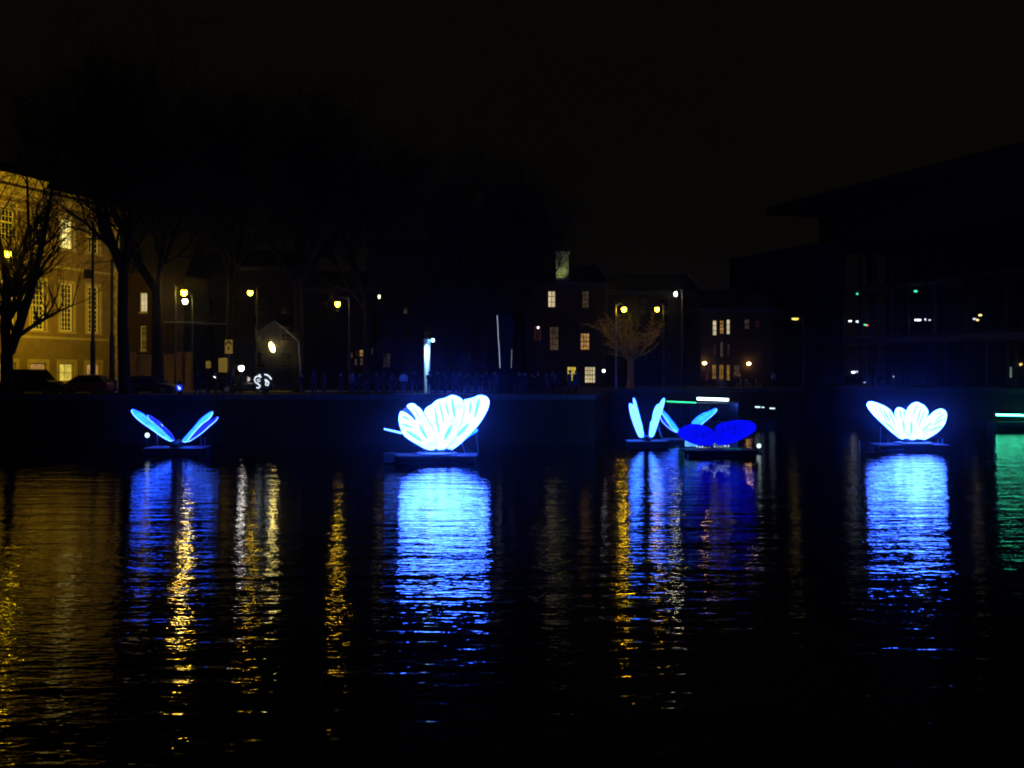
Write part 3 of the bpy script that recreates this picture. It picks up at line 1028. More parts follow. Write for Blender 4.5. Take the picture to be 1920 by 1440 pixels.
ax = Vector((0.35, 0, -1)).normalized()
q.lathe(lp, [(.03, -.42), (.15, -.3), (.2, 0), (.15, .3), (.04, .42)], 12, ax=ax); q.build("bulb", emis("oval bulb", (1, .78, .22), 24), t, smooth=True)
q = MB(); q.tube([apex, lp - ax * .4], .012, 5); q.build("cord", M_iron, t)

# light column with a floodlight at its top
Y = 86
x = PX(801, Y)
zt, zb = P(0, 636, Y).z, GZ
t = thing("light_column", "pale round column lit blue white from a floodlight at its top", "column", (x, Y, GZ))
q = MB(); q.lathe((x, Y, GZ), [(.22, 0), (.24, .1), (.27, zt - GZ - .1), (.29, zt - GZ)], 14); q.build("shaft", mat("white painted shaft", (.8, .82, .85), .6, var=.05), t, smooth=True)
hp = P(811.5, 638, Y - .45)
q = MB(); q.ball(hp, .13, 10, 6); q.build("lamp_head", emis("cool flood lamp", (.30, .72, 1.0), 16), t)
q = MB(); q.tube([(x, Y, zt - .1), hp + Vector((-.02, .1, .16))], .035, 6); q.build("arm", M_iron, t)
light("spot_beam", 'SPOT', (x - .05, Y - 1.05, zt + .35), 2600, (.36, .76, 1.0), t, aim=(x, Y - .1, GZ + 1.5), size=.08, angle=60, blend=.9)

# tall pylon; glowing strips stand for light caught on its edges
Y = 85
xa, xb = PX(930, Y), PX(962, Y)
zt = P(0, 590, Y).z
t = thing("pylon", "tall dark pylon with a thin pale side-lit strip down its left edge", "column", ((xa + xb) / 2, Y, GZ))
q = MB(); q.box(((xa + xb) / 2, Y + .3, (GZ + zt) / 2), (xb - xa, .5, zt - GZ)); q.build("shaft", mat("dark pylon cladding", (.008, .009, .012), .9), t)
q = MB(); q.tube([P(932, 591, Y), P(933.5, 612, Y), P(934, 630, Y), P(936, 655, Y), P(937.5, 690, Y)], .035, 5); q.build("lit_edge", emis("pale side-lit strip", (.5, .62, .75), .55), t)
q = MB(); q.tube([P(959.5, 655, Y), P(958.5, 690, Y)], .03, 5); q.build("lit_edge", emis("dim side-lit strip", (.4, .5, .65), .3), t)


# ------------------------------------------------------------------ cars
def car(label, m, px, Y, L=4.1, H=1.46, W=1.72, flip=False, tall=False, cat="car", name="parked_car", lamp=True):
    t = thing(name, label, cat, (PX(px, Y), Y, GZ + .004), math.pi if flip else 0, group="cars parked along the quay")
    hw = W / 2
    zb, zk = .2, H * (.60 if not tall else .56)
    xs = [-.5, -.47, -.40, -.22, 0, .2, .34, .45, .495]
    low = [.32, .24, .2, .2, .2, .2, .2, .24, .34]
    top = [zk * .80, zk * .94, zk, zk, zk, zk * .98, zk * .90, zk * .80, zk * .62]
    wd = [.80, .9, .97, 1, 1, 1, .98, .92, .78]
    if tall:
        top = [zk * .9, zk * .97, zk, zk, zk, zk, zk * .97, zk * .9, zk * .7]
    q = MB()
    vs, fs = [], []
    for a, b, c, d in zip(xs, low, top, wd):
        w = hw * d
        sec = [(-w * .93, b), (-w, b + .16), (-w, c - .14), (-w * .95, c - .03), (-w * .8, c), (w * .8, c), (w * .95, c - .03), (w, c - .14), (w, b + .16), (w * .93, b)]
        vs += [(a * L, y, z) for y, z in sec]
    n = 10
    for i in range(len(xs) - 1):
        for k in range(n):
            fs.append((i * n + k, i * n + (k + 1) % n, (i + 1) * n + (k + 1) % n, (i + 1) * n + k))
    fs.append(tuple(range(n))); fs.append(tuple((len(xs) - 1) * n + k for k in range(n - 1, -1, -1)))
    q.add(vs, fs)
    q.build("body", m, t, local=True, smooth=False)
    # greenhouse
    if tall:
        st = [(-.47, 0, .9), (-.42, 1, .86), (-.1, 1, .86), (.16, .98, .84), (.31, 0, .86)]
    else:
        st = [(-.46, 0, .86), (-.33, .93, .76), (-.12, 1, .74), (.06, .97, .74), (.30, 0, .84)]
    vs, fs = [], []
    for a, k, w in st:
        z = zk - .03 + (H - zk - .02) * k
        vs += [(a * L, -hw * w, z), (a * L, hw * w, z)]
    base = [(a, -hw * .9, zk - .03) for a in ()]
    nst = len(st)
    vb = [(a * L, sgn * hw * .92, zk - .03) for a, k, w in st for sgn in (-1, 1)]
    off = len(vs)
    vs += vb
    for i in range(nst - 1):
        fs.append((2 * i, 2 * i + 2, 2 * i + 3, 2 * i + 1))
        fs.append((off + 2 * i, off + 2 * i + 2, 2 * i + 2, 2 * i))
        fs.append((2 * i + 1, 2 * i + 3, off + 2 * i + 3, off + 2 * i + 1))
    q = MB().add(vs, fs); q.build("windows", M_carglass, t, local=True)
    # roof skin and pillars
    q = MB()
    rs = [s for s in st if s[1] > .5]
    vs = []
    for a, k, w in rs:
        z = zk - .03 + (H - zk - .02) * k + .012
        vs += [(a * L, -hw * w * 1.01, z), (a * L, -hw * w * .8, z + .03), (a * L, hw * w * .8, z + .03), (a * L, hw * w * 1.01, z)]
    fs = []
    for i in range(len(rs) - 1):
        for k in range(3):
            fs.append((4 * i + k, 4 * i + 4 + k, 4 * i + 5 + k, 4 * i + 1 + k))
    q.add(vs, fs)
    for sgn in (-1, 1):
        for i in range(nst):
            a, k, w = st[i]
            j = {0: 1, nst - 1: nst - 2}.get(i, i)
            a2, k2, w2 = st[j]
            z2 = zk - .03 + (H - zk - .02) * k2
            q.tube([(a * L if i in (0, nst - 1) else a * L, sgn * hw * .925, zk - .04), (a2 * L, sgn * hw * w2 * 1.005, z2)], .035, 4)
    q.build("roof", m, t, local=True)
    for sx in (-.31, .31):
        for sgn in (-1, 1):
            q = MB(); q.lathe((sx * L, sgn * (hw - .1), .31), [(.25, -.11), (.31, -.08), (.31, .08), (.25, .11)], 16, ax=(0, 1, 0)); wh = q.build("wheel", M_black, t, local=True)
            q = MB(); q.lathe((sx * L, sgn * (hw - .1), .31), [(.2, -.115), (.2, .115)], 12, ax=(0, 1, 0)); q.lathe((sx * L, sgn * (hw - .1), .31), [(.06, -.13), (.06, .13)], 8, ax=(0, 1, 0))
            q.build("rim", M_alu, wh, local=True)
    M_hl = mat("clear headlamp", (.75, .75, .72), .12)
    for sgn in (-1, 1):
        q = MB(); q.ball((.465 * L, sgn * hw * .72, zk * .70), .13, 8, 5, .8, 1.1, .7); q.build("headlight", M_hl, t, local=True)
        q = MB(); q.box((-.488 * L, sgn * hw * .70, zk * .78), (.08, .2, .2)); q.build("taillight", mat("red lamp glass", (.35, .02, .015), .2), t, local=True)
        q = MB(); q.ball((.2 * L, sgn * (hw + .09), zk + .06), .09, 8, 5, .7, 1.1, .8); q.build("mirror", m, t, local=True)
    for sgn, nm in ((1, "door"), (-1, "door")):
        for a, b in ((-.2, .0), (.01, .2)):
            q = MB(); q.box(((a + b) / 2 * L, sgn * (hw + .001), zk * .64), ((b - a) * L - .02, .02, zk * .55)); d_ = q.build("door", m, t, local=True)
            q = MB(); q.box((a * L + .16, sgn * (hw + .02), zk * .84), (.18, .03, .035)); q.build("handle", M_alu, d_, local=True)
    q = MB(); q.box((.497 * L, 0, .42), (.03, .52, .11)); q.box((-.505 * L, 0, .55), (.03, .52, .11)); q.build("number_plate", mat("yellow plate", (.6, .42, .05), .5), t, local=True)
    return t


M_red = mat("red car paint", (.62, .03, .02), .28, var=.05)
M_blk = mat("black car paint", (.010, .010, .011), .25, var=.05)
M_grey = mat("dark grey car paint", (.04, .042, .045), .28, var=.05)
car("red hatchback parked nose to nose with the dark tall car", M_red, 160, 83.2, L=3.95, H=1.5, flip=True)
car("tall dark car parked before the mansion, left of the red one", M_blk, 62, 82.8, L=4.3, H=1.92, W=1.85, tall=True)
car("dark low car parked between the two big trunks", M_grey, 280, 84.6, L=4.2, H=1.42)
car("dark car mostly hidden behind the crowd under the white globe lantern", M_blk, 462, 86.0, L=4.2, H=1.42)
car("black car at the left picture edge, behind the forked trunk", M_grey, -45, 83.0, L=4.2, H=1.75, tall=True)


# ------------------------------------------------------------------ trees
def grow_tree(seed, H, trunk_h, r0, spread=0.55, limbs=5, forks=None, twigs=1.0, up=0.25, tw=1.0, maxlv=4):
    rg = random.Random(seed)
    tk, cr = MB(), MB()
    cnt = [0]

    def twig(p, d, L, r):
        q = p + d * L
        u = d.orthogonal().normalized(); w = d.cross(u)
        vs = [p + u * r, p - u * r * .5 + w * r * .87, p - u * r * .5 - w * r * .87, q]
        cr.add(vs, [(0, 1, 3), (1, 2, 3), (2, 0, 3)])
        return q

    def rv():
        return Vector((rg.uniform(-1, 1), rg.uniform(-1, 1), rg.uniform(-1, 1)))

    def branch(p, d, L, r, lv):
        seg = 4 if lv < 3 else 3
        pts, rs = [p], [r]
        q = p.copy()
        dd = d.copy()
        kids = []
        for i in range(seg):
            dd = (dd + rv() * (.16 + .05 * lv) + Vector((0, 0, up * .35))).normalized()
            q = q + dd * (L / seg)
            pts.append(q.copy())
            rs.append(max(r * (1 - .62 * (i + 1) / seg), .006 * tw))
            kids.append((q.copy(), dd.copy(), rs[-1], (i + 1) / seg))
        (tk if r > .045 else cr).tube(pts, rs, 6 if r > .1 else (5 if r > .045 else 3), caps=False)
        if lv >= maxlv:
            for q, dd, rr, f in kids:
                for _ in range(int(round(3 * twigs))):
                    a = (dd * .7 + rv() * .9).normalized()
                    e = twig(q, a, rg.uniform(.35, .9), .011 * tw)
                    if rg.random() < .6:
                        twig(e - a * .2, (a + rv() * .8).normalized(), rg.uniform(.25, .6), .008 * tw)
            return
        for j, (q, dd, rr, f) in enumerate(kids):
            nb = 2 if (lv < 3) else 2
            if j == 0 and lv < 2:
                nb = 1
            for _ in range(nb):
                side = rv(); side = (side - dd * side.dot(dd)).normalized()
                ang = rg.uniform(.4, .95)
                nd = (dd * math.cos(ang) + side * math.sin(ang) + Vector((0, 0, .12))).normalized()
                branch(q, nd, L * rg.uniform(.48, .66), max(rr * rg.uniform(.55, .75), .008 * tw), lv + 1)

    top = Vector((rg.uniform(-.2, .2), rg.uniform(-.2, .2), trunk_h))
    tk.tube([(0, 0, -.15), (0, 0, .25), top * .5 + Vector((rg.uniform(-.1, .1), 0, 0)), top], [r0 * 1.45, r0 * 1.1, r0 * .95, r0 * .85], 10, caps=False)
    if forks:
        for pts, rs in forks:
            tk.tube(pts, rs, 8, caps=False)
            for i in range(1, len(pts)):
                a, b = Vector(pts[i - 1]), Vector(pts[i])
                dd = (b - a).normalized()
                for k in range(3):
                    side = rv(); side = (side - dd * side.dot(dd)).normalized()
                    nd = (dd * .75 + side * .7 + Vector((0, 0, .15))).normalized()
                    branch(a.lerp(b, rg.uniform(.35, 1)), nd, H * rg.uniform(.15, .22), rs[i] * .5, 2)
            branch(Vector(pts[-1]), (Vector(pts[-1]) - Vector(pts[-2])).normalized(), H * .25, rs[-1], 2)
    else:
        for k in range(limbs):
            a = 2 * math.pi * (k + rg.uniform(-.25, .25)) / limbs
            lean = rg.uniform(.18, spread)
            if k == 0:
                lean = .08
            d = Vector((math.cos(a) * math.sin(lean), math.sin(a) * math.sin(lean), math.cos(lean)))
            branch(top - Vector((0, 0, rg.uniform(0, .12) * trunk_h)), d, (H - trunk_h) * rg.uniform(.5, .6), r0 * rg.uniform(.42, .6), 1)
    return tk, cr


TREEMESH = {}


def tree(key, px, Y, label, rz=0, s=1.0, sz=1.0, cat="tree"):
    t = thing("bare_tree", label, cat, (PX(px, Y), Y, GZ), rz, group="bare winter trees on the quay")
    t.scale = (s, s, s * sz)
    tk, cr = TREEMESH[key]
    for nm, me in (("trunk", tk), ("crown", cr)):
        o = bpy.data.objects.new(nm, me); COL.objects.link(o); o.parent = t
    return t


def reg(key, *a, **k):
    tk, cr = grow_tree(*a, **k)
    r = []
    for nm, b, m in (("trunk", tk, M_litbark if key == "small" else M_bark), ("crown", cr, M_litbark if key == "small" else M_twig)):
        me = bpy.data.meshes.new(nm); me.from_pydata(b.v, [], b.f); me.materials.append(m)
        if nm == "trunk":
            for p in me.polygons: p.use_smooth = True
        r.append(me)
    TREEMESH[key] = r


kf = 80 / F      # metres per pixel at the forked tree
fk = lambda px, py, dy=0: ((px - 15) * kf, dy, (740 - py) * kf * 1.0)
reg("fork", 3, 24.5, fk(15, 660)[2], .50, forks=[
    ([fk(14, 662), fk(6, 610, .2), fk(8, 540, .5), fk(-8, 470, .9), fk(-30, 380, 1.3)], [.42, .36, .27, .19, .11]),
    ([fk(18, 660), fk(40, 610, -.3), fk(66, 540, -.6), fk(88, 450, -.6), fk(104, 340, -.4)], [.40, .36, .29, .2, .10]),
    ([fk(12, 560, .3), fk(30, 500, .8), fk(40, 420, 1.2), fk(34, 330, 1.5)], [.18, .15, .12, .08])], twigs=.3)
reg("elm", 8, 25.0, 9.5, .42, spread=.62, limbs=6)
reg("elm_b", 21, 23.0, 8.0, .38, spread=.66, limbs=5)
reg("small", 5, 8.6, 2.8, .30, spread=1.15, limbs=8, twigs=1.0, tw=3.0, maxlv=2)
tree("fork", 15, 80, "bare forked tree before the lit mansion, trunk splitting low")
tree("elm", 234, 80.0, "tall bare tree with thick dark trunk at the mansion's right corner", .4, 1.0)
tree("elm_b", 295, 86, "tall bare tree with dark trunk before the ochre garden wall", 1.9, 1.08)
tree("elm", 560, 92, "tall bare tree behind the canopy lamp", 2.5, 1.02)
tree("elm_b", 690, 94, "bare tree between the slit windows and the light column", .9, .98)
tree("elm", 430, 99, "bare tree behind the yellow roof-mark sign", 4.4, 1.08)
tree("elm_b", 850, 97, "bare tree behind the crowd right of the light column", 3.6, .93)
tree("elm", 985, 104, "bare tree standing before the canal house, rightmost of the tall ones", 1.2, .80)
tree("small", 1182, 111.5, "small bare tree lit gold by the lamp beside it", .5, 1.2, .86)


# ------------------------------------------------------------------ people
def skin_mesh(name, verts, edges, radii, sub=1):
    me = bpy.data.meshes.new(name + "_cage")
    me.from_pydata(verts, edges, [])
    o = bpy.data.objects.new(name + "_cage", me)
    COL.objects.link(o)
    o.modifiers.new("skin", 'SKIN')
    sv = me.skin_vertices[0].data
    for i, r_ in enumerate(radii):
        sv[i].radius = (r_, r_) if not isinstance(r_, tuple) else r_
        sv[i].use_root = (i == 0)
    s = o.modifiers.new("sub", 'SUBSURF'); s.levels = sub; s.render_levels = sub
    dg = bpy.context.evaluated_depsgraph_get()
    out = bpy.data.meshes.new_from_object(o.evaluated_get(dg))
    bpy.data.objects.remove(o)
    for p in out.polygons: p.use_smooth = True
    return out


def person_kit(seed, arms="down", stride=.1, hood=False, cap=False):
    """meshes of one figure, facing -Y, feet on z=0"""
    j = dict(pel=(0, 0, .95), sp=(0, .0, 1.15), ch=(0, .0, 1.36), nk=(0, -.01, 1.50), hd=(0, -.035, 1.60), ht=(0, -.03, 1.70))
    L, Rr = {}, {}
    for s, d, st in ((-1, L, stride), (1, Rr, -stride)):
        d["hip"] = (s * .10, 0, .92); d["kn"] = (s * .115, -.02 - st * .6, .50); d["an"] = (s * .12, .02 - st, .09); d["toe"] = (s * .14, -.15 - st, .035)
        d["sh"] = (s * .185, 0, 1.42)
        if arms == "down":
            d["el"] = (s * .25, .03, 1.13); d["wr"] = (s * .25, -.06, .90); d["ha"] = (s * .245, -.09, .82)
        elif arms == "pocket":
            d["el"] = (s * .28, .06, 1.15); d["wr"] = (s * .19, -.10, .98); d["ha"] = (s * .16, -.13, .93)
        else:
            d["el"] = (s * .23, -.12, 1.18); d["wr"] = (s * .09, -.30, 1.38); d["ha"] = (s * .05, -.33, 1.44)
            if arms == "one" and s < 0:
                d["el"] = (s * .25, .03, 1.13); d["wr"] = (s * .25, -.06, .90); d["ha"] = (s * .245, -.09, .82)
    # body
    vs = [j["pel"], j["sp"], j["ch"], j["nk"], j["hd"], j["ht"]]
    rs = [(.15, .11), (.14, .10), (.16, .11), .058, (.085, .105), (.07, .085)]
    es = [(0, 1), (1, 2), (2, 3), (3, 4), (4, 5)]
    for d in (L, Rr):
        k = len(vs)
        vs += [d["hip"], d["kn"], d["an"], d["toe"]]; rs += [.085, .06, .042, .035]
        es += [(0, k), (k, k + 1), (k + 1, k + 2), (k + 2, k + 3)]
        k = len(vs)
        vs += [d["sh"], d["el"], d["wr"], d["ha"]]; rs += [.06, .045, .032, (.035, .022)]
        es += [(2, k), (k, k + 1), (k + 1, k + 2), (k + 2, k + 3)]
    body = skin_mesh("body", vs, es, rs)
    # fingers, nose, ears as part of the same mesh
    x = MB()
    for s, d in ((-1, L), (1, Rr)):
        w, h = Vector(d["wr"]), Vector(d["ha"])
        f = (h - w).normalized(); sd = Vector((1, 0, 0)); sd = (sd - f * sd.dot(f)).normalized(); pn = f.cross(sd)
        for k, (o_, ln) in enumerate(((-.027, .062), (-.009, .075), (.009, .08), (.027, .07))):
            a = h + sd * o_ + f * .01
            x.tube([a, a + f * ln * .5, a + f * ln * .9 - pn * .02], [.010, .009, .007], 4)
        a = h - f * .03 - sd * .03 * s
        x.tube([a, a - sd * s * .03 + f * .03, a - sd * s * .03 + f * .06], [.012, .011, .009], 4)
    hd = Vector(j["hd"])
    x.add([hd + Vector((0, -.135, -.02)), hd + Vector((-.016, -.10, -.025)), hd + Vector((.016, -.10, -.025)), hd + Vector((0, -.10, .03))], [(0, 1, 2), (0, 3, 1), (0, 2, 3), (1, 3, 2)])
    for s in (-1, 1):
        x.ball(hd + Vector((s * .085, .0, -.005)), .026, 6, 4, .45, .8, 1.1)
    bm = bmesh.new(); bm.from_mesh(body)
    base = [bm.verts.new(v) for v in x.v]
    for f in x.f:
        try: bm.faces.new([base[i] for i in f])
        except Exception: pass
    bm.to_mesh(body); bm.free()
    # eyes
    e = MB()
    for s in (-1, 1):
        e.ball(hd + Vector((s * .032, -.097, .022)), .011, 6, 4)
    # coat
    vs = [(0, 0, .84), j["sp"], j["ch"], (0, -.005, 1.49)]
    rs = [(.20, .15), (.185, .135), (.195, .135), .075]
    es = [(0, 1), (1, 2), (2, 3)]
    for d in (L, Rr):
        k = len(vs)
        vs += [d["sh"], d["el"], d["wr"]]; rs += [.085, .068, .052]
        es += [(2, k), (k, k + 1), (k + 1, k + 2)]
    coat = skin_mesh("coat", vs, es, rs)
    vs = [(0, 0, .95)]; rs = [(.165, .125)]; es = []
    for d in (L, Rr):
        k = len(vs)
        vs += [d["hip"], d["kn"], (d["an"][0], d["an"][1], .10)]; rs += [.105, .078, .06]
        es += [(0, k), (k, k + 1), (k + 1, k + 2)]
    tro = skin_mesh("trousers", vs, es, rs)
    sh = MB()
    for d in (L, Rr):
        a = Vector(d["an"])
        sh.ball((a.x, a.y - .08, .055), .055, 8, 5, 1.0, 2.5, 1.0)
    ha = MB()
    if hood:
        ha.ball(hd + Vector((0, .03, .03)), .15, 10, 7, .95, 1.0, 1.12)
        ha.lathe(hd + Vector((0, .02, -.16)), [(.17, 0), (.14, .12)], 10)
    elif cap:
        ha.ball(hd + Vector((0, .0, .085)), .112, 10, 6, 1, 1.1, .75)
        ha.box(hd + Vector((0, -.15, .075)), (.15, .11, .014))
    else:
        ha.ball(hd + Vector((0, .025, .045)), .118, 10, 7, .98, 1.05, 1.0)
    return body, e, coat, tro, sh, ha


def to_mesh(mb, name, m):
    me = bpy.data.meshes.new(name); me.from_pydata(mb.v, [], mb.f); me.materials.append(m)
    for p in me.polygons: p.use_smooth = True
    return me


KITS = []
for i, (ar, st, ho, ca) in enumerate((("down", .12, False, False), ("pocket", .06, True, False), ("phone", .05, False, True), ("one", .16, False, False), ("pocket", .1, False, True))):
    b, e, c, tr_, s, h = person_kit(i, ar, st, ho, ca)
    b.materials.append(M_skin); c.materials.append(COATS[0]); tr_.materials.append(M_jeans)
    KITS.append([("body", b, None), ("eyes", to_mesh(e, "eyes", M_black), None), ("coat", c, "coat"), ("trousers", tr_, None), ("shoes", to_mesh(s, "shoes", M_shoe), None),
                 ("hat" if (ho or ca) else "hair", to_mesh(h, "hat", M_hair), "hat" if ho else None)])


def person(px, Y, kit, coat, rz=0.0, s=1.0, label=None, z=GZ):
    t = thing("person", label or "dark standing person in a winter coat, one of the crowd along the quay", "person", (PX(px, Y), Y, z), rz, group="people watching from the quay")
    t.scale = (s, s, s)
    for nm, me, kind in KITS[kit]:
        o = bpy.data.objects.new(nm, me); COL.objects.link(o); o.parent = t
        if kind:
            o.material_slots[0].link = 'OBJECT'; o.material_slots[0].material = coat
    return t


SP = [(371, 80.2, 0, 1, 3.0, 1.02, "person in dark coat left of the small blank yellow sign"),
      (390, 80.6, 1, 0, .5, 1.0, "dark figure standing below the small blank yellow sign"),
      (433, 79.8, 1, 0, 1.3, 1.06, "bulky hooded dark figure before the yellow board"),
      (757, 79.6, 4, 5, .2, 1.0, "person in a pale coat, brightest of the crowd left of the light column"),
      (778, 80.2, 3, 1, -.6, 1.08, "tall person with raised arm left of the light column"),
      (805, 79.9, 2, 0, .4, .98, "person in a cap standing right before the light column"),
      (1068, 79.3, 4, 0, 1.2, 1.02, "person outlined against the left lit ground floor window")]
for px, Y, k, c, rz, s, lab in SP:
    person(px, Y, k, M_palecoat if c == 5 else COATS[c], rz, s, lab)
ORD = ("first", "second", "third", "fourth", "fifth", "sixth", "seventh", "eighth", "ninth", "tenth")
for row, where in (((566, 588, 606, 640, 661, 676, 690, 705, 722, 738), "between the swirl disc and the pale coat"),
                   ((820, 836, 850, 863, 878, 894, 910, 926), "between the light column and the pylon"),
                   ((972, 985, 998, 1011, 1023, 1036, 1050), "between the pylon and the lit window"),
                   ((1081,), "")):
    for i, px in enumerate(row):
        lab = "%s dark standing figure from the left, %s" % (ORD[i], where) if where else "dark figure standing alone between the two lit ground floor windows"
        person(px + rnd.uniform(-2, 2), rnd.uniform(79.0, 81.2), rnd.randrange(5), COATS[rnd.choice((0, 0, 1, 1, 2, 3, 4))], rnd.gauss(0, .7) + (math.pi if rnd.random() < .25 else 0), rnd.uniform(.92, 1.06), lab)
# phone held by one watcher
t4 = person(405, 80.1, 2, COATS[0], -1.4, 1.0, "person looking at a glowing phone beside the hooded figure")
pp = P(402.5, 707, 79.8)
q = MB(); q.box((0, 0, 0), (.18, .03, .10)); ph = q.build("phone", M_black)
ph.location = pp; ph.rotation_euler = (0, .7, .2)
tag(ph, "small glowing phone held up among the crowd", "phone")
q = MB(); q.box((0, -.02, 0), (.165, .01, .088)); q.build("screen", emis("phone screen", (1, .96, .9), 1.6), ph, local=True)
tp = person(1450, 113.5, 0, M_palecoat, .4, 1.0, "warmly lit person standing alone at the quay right of the cafe")


# ------------------------------------------------------------------ butterflies
E_W = emis("glowing white wing", (0.037, 0.118, 1.0), 30.0, .34, 1.2)
E_Wc = emis("cyan wing cell", (0.005, 0.075, 1.0), 28.0, .25, 1.5)
E_Wm = emis("pale cyan cell bloom", (0.020, 0.098, 1.0), 29.0, .25, 1.5)  # pale halftone round each cell, softening its edge like bloom
E_C = emis("cyan lit wing", (0.004, 0.058, 1.0), 11.0, .45, 1.4)
E_Cr = emis("pale wing rim", (0.045, 0.14, 1.0), 11, .2, 2)
E_C3 = emis("white cyan wing", (0.024, 0.12, 1.0), 14, .3, 1.4)
E_B = emis("deep blue wing", (0.0012, 0.003, 1.0), .95, .18, .8)
E_Bd = emis("dark blue wing cell", (0.001, 0.002, 1.0), .55, .2, .8)
E_Bl = emis("mid blue gap panel", (0.06, 0.17, 1.0), .85, .1, 1)
E_V = emis("violet back wing", (0.010, 0.02, 1.0), 1.8, .5, 2)
M_rib = mat("dark wing rib", (.01, .012, .02), .6)


class Plane:
    def __init__(self, p0, e1, e2):
        self.p0 = Vector(p0)
        self.n = Vector(e1).cross(Vector(e2)).normalized()
        self.cam = Vector((0, 0, EYE))

    def at(self, px, py):
        d = P(px, py, 1.0) - self.cam
        k = (self.p0 - self.cam).dot(self.n) / d.dot(self.n)
        return self.cam + d * k


def crop(x0, y0, s):
    return lambda pts: [(x0 + a / s, y0 + b / s) for a, b in pts]


def smooth_poly(pts, it=1):
    for _ in range(it):
        o = []
        n = len(pts)
        for i in range(n):
            a, b = pts[i], pts[(i + 1) % n]
            o.append((a[0] * .75 + b[0] * .25, a[1] * .75 + b[1] * .25))
            o.append((a[0] * .25 + b[0] * .75, a[1] * .25 + b[1] * .75))
        pts = o
    return pts


def wing(par, pl, pts, m, thick=.07, cells=(), cellm=None, rim=None, rimr=.025, ribs=(), ribm=None):
    poly = [pl.at(*p) for p in smooth_poly(pts)]
    w = MB().prism(poly, pl.n, thick).build("wing", m, par, tri=True)
    for c in cells:
        a, b, wd = c        # spine from a to b with a half width, in pixels
        ax, ay = a; bx, by = b
        L = math.hypot(bx - ax, by - ay)
        ux, uy = (bx - ax) / L, (by - ay) / L
        prof = [(0, .12), (.12, .65), (.35, 1), (.65, 1), (.88, .65), (1, .12)]
        for wk, th, mm, nm in (((.75, .03, E_Wm, "cell_bloom"), (.38, .05, cellm, "wing_cell")) if cellm is E_Wc else ((.9, .03, cellm, "wing_cell"),)):
            le = [(ax + ux * L * t - uy * wd * k * wk, ay + uy * L * t + ux * wd * k * wk) for t, k in prof]
            ri = [(ax + ux * L * t + uy * wd * k * wk, ay + uy * L * t - ux * wd * k * wk) for t, k in reversed(prof)]
            MB().prism([pl.at(*q) for q in le + ri], pl.n, thick + th).build(nm, mm, w, tri=True)
    if rim is not None:
        q = [pl.at(*p) for p in smooth_poly(pts)]
        MB().tube(q + [q[0]], rimr, 5, caps=False).build("rim", rim, w)
    for r_ in ribs:
        MB().tube([pl.at(*p) - pl.n * 0 for p in r_], .02, 4).build("rib", ribm or M_rib, w)
    return w


def raft(par, cx, Y, z, L, D, rw=None, posts=(), planks=True):
    """floating base: planks on black drums"""
    n = max(4, int(L / .45))
    pm = None
    base = ORG[par.name]
    for i in range(n):
        x = cx - L / 2 + (i + .5) * L / n
        if pm is None:
            pm = MB().box((0, 0, 0), (L / n - .02, D, .06)).build("deck_board", M_raft, par, local=True)
            o = pm
        else:
            o = pm.copy(); COL.objects.link(o); o.parent = par
        o.location = Vector((x, Y, z - .03 + rnd.uniform(-.006, .006))) - base
    q = MB()
    q.box((cx, Y - D / 2 - .035, z - .11), (L + .04, .07, .2)); q.box((cx, Y + D / 2 + .035, z - .11), (L + .04, .07, .2))
    q.build("frame", M_iron, par)
    for yy in (Y - D / 2 + .32, Y + D / 2 - .32):
        q = MB(); q.tube([(cx - L / 2 + .1, yy, z - .36), (cx + L / 2 - .1, yy, z - .36)], .3, 12); q.build("float_drum", M_float, par)
    for px_, a, b in posts:
        p0, p1 = P(px_, b, Y), P(px_, a, Y)
        q = MB(); q.tube([p0, p1], .025, 5); q.build("post", M_steel, par)


def body_of(par, a, b, r=.12):
    a, b = Vector(a), Vector(b)
    MB().tube([a, a.lerp(b, .15), a.lerp(b, .5), a.lerp(b, .85), b], [r * .4, r, r * 1.1, r * .8, r * .3], 8).build("body", M_float, par, smooth=True)


def lean(ang, yaw):
    """axes of a wing plane that faces the viewer: ang>0 leans to the viewer, yaw turns it"""
    e1 = Vector((math.cos(R(yaw)), math.sin(R(yaw)), 0))
    fwd = Vector((math.sin(R(yaw)), -math.cos(R(yaw)), 0))
    e2 = Vector((0, 0, 1)) * math.cos(R(ang)) + fwd * math.sin(R(ang))
    return e1, e2


def edge(dx, dz, tilt, sgn=1):
    """axes of a wing seen nearly edge on, running along (dx, dz) in the picture plane"""
    e1 = Vector((dx, 0, dz)).normalized()
    pr = Vector((-e1.z, 0, e1.x))
    e2 = Vector((0, 1, 0)) * math.cos(R(tilt)) + pr * (math.sin(R(tilt)) * sgn)
    return e1, e2


# --- the big one in the middle
c = crop(700, 720, 7.385)
Y = 63.0
bt = thing("butterfly_lantern", "largest glowing butterfly, white wings with cyan stripes, on the nearest raft", "light sculpture", (PX(815, Y), Y, 0), group="floating butterfly lanterns")
zd = P(0, 852, Y).z
raft(bt, PX(808, Y), Y, zd, 5.3, 2.3, posts=())
q = MB(); q.lathe((PX(818, Y), Y - .1, zd), [(1.25, .004), (1.25, .10), (1.1, .14)], 24); q.build("turntable", M_raft, bt)
for k in range(5):
    a0, a1 = R(-150 + k * 25), R(-150 + k * 25 + 23)
    pts = [(PX(818, Y) + 1.27 * math.cos(a), Y - .1 + 1.27 * math.sin(a), zd + .03) for a in (a0, (a0 + a1) / 2, a1)]
    q = MB(); q.tube(pts, .045, 4); q.build("rim_plate", M_alu, bt)
q = MB(); q.box(P(730, 858, Y - 1.0), (.58, .5, .52)); q.build("corner_box", M_alu, bt)
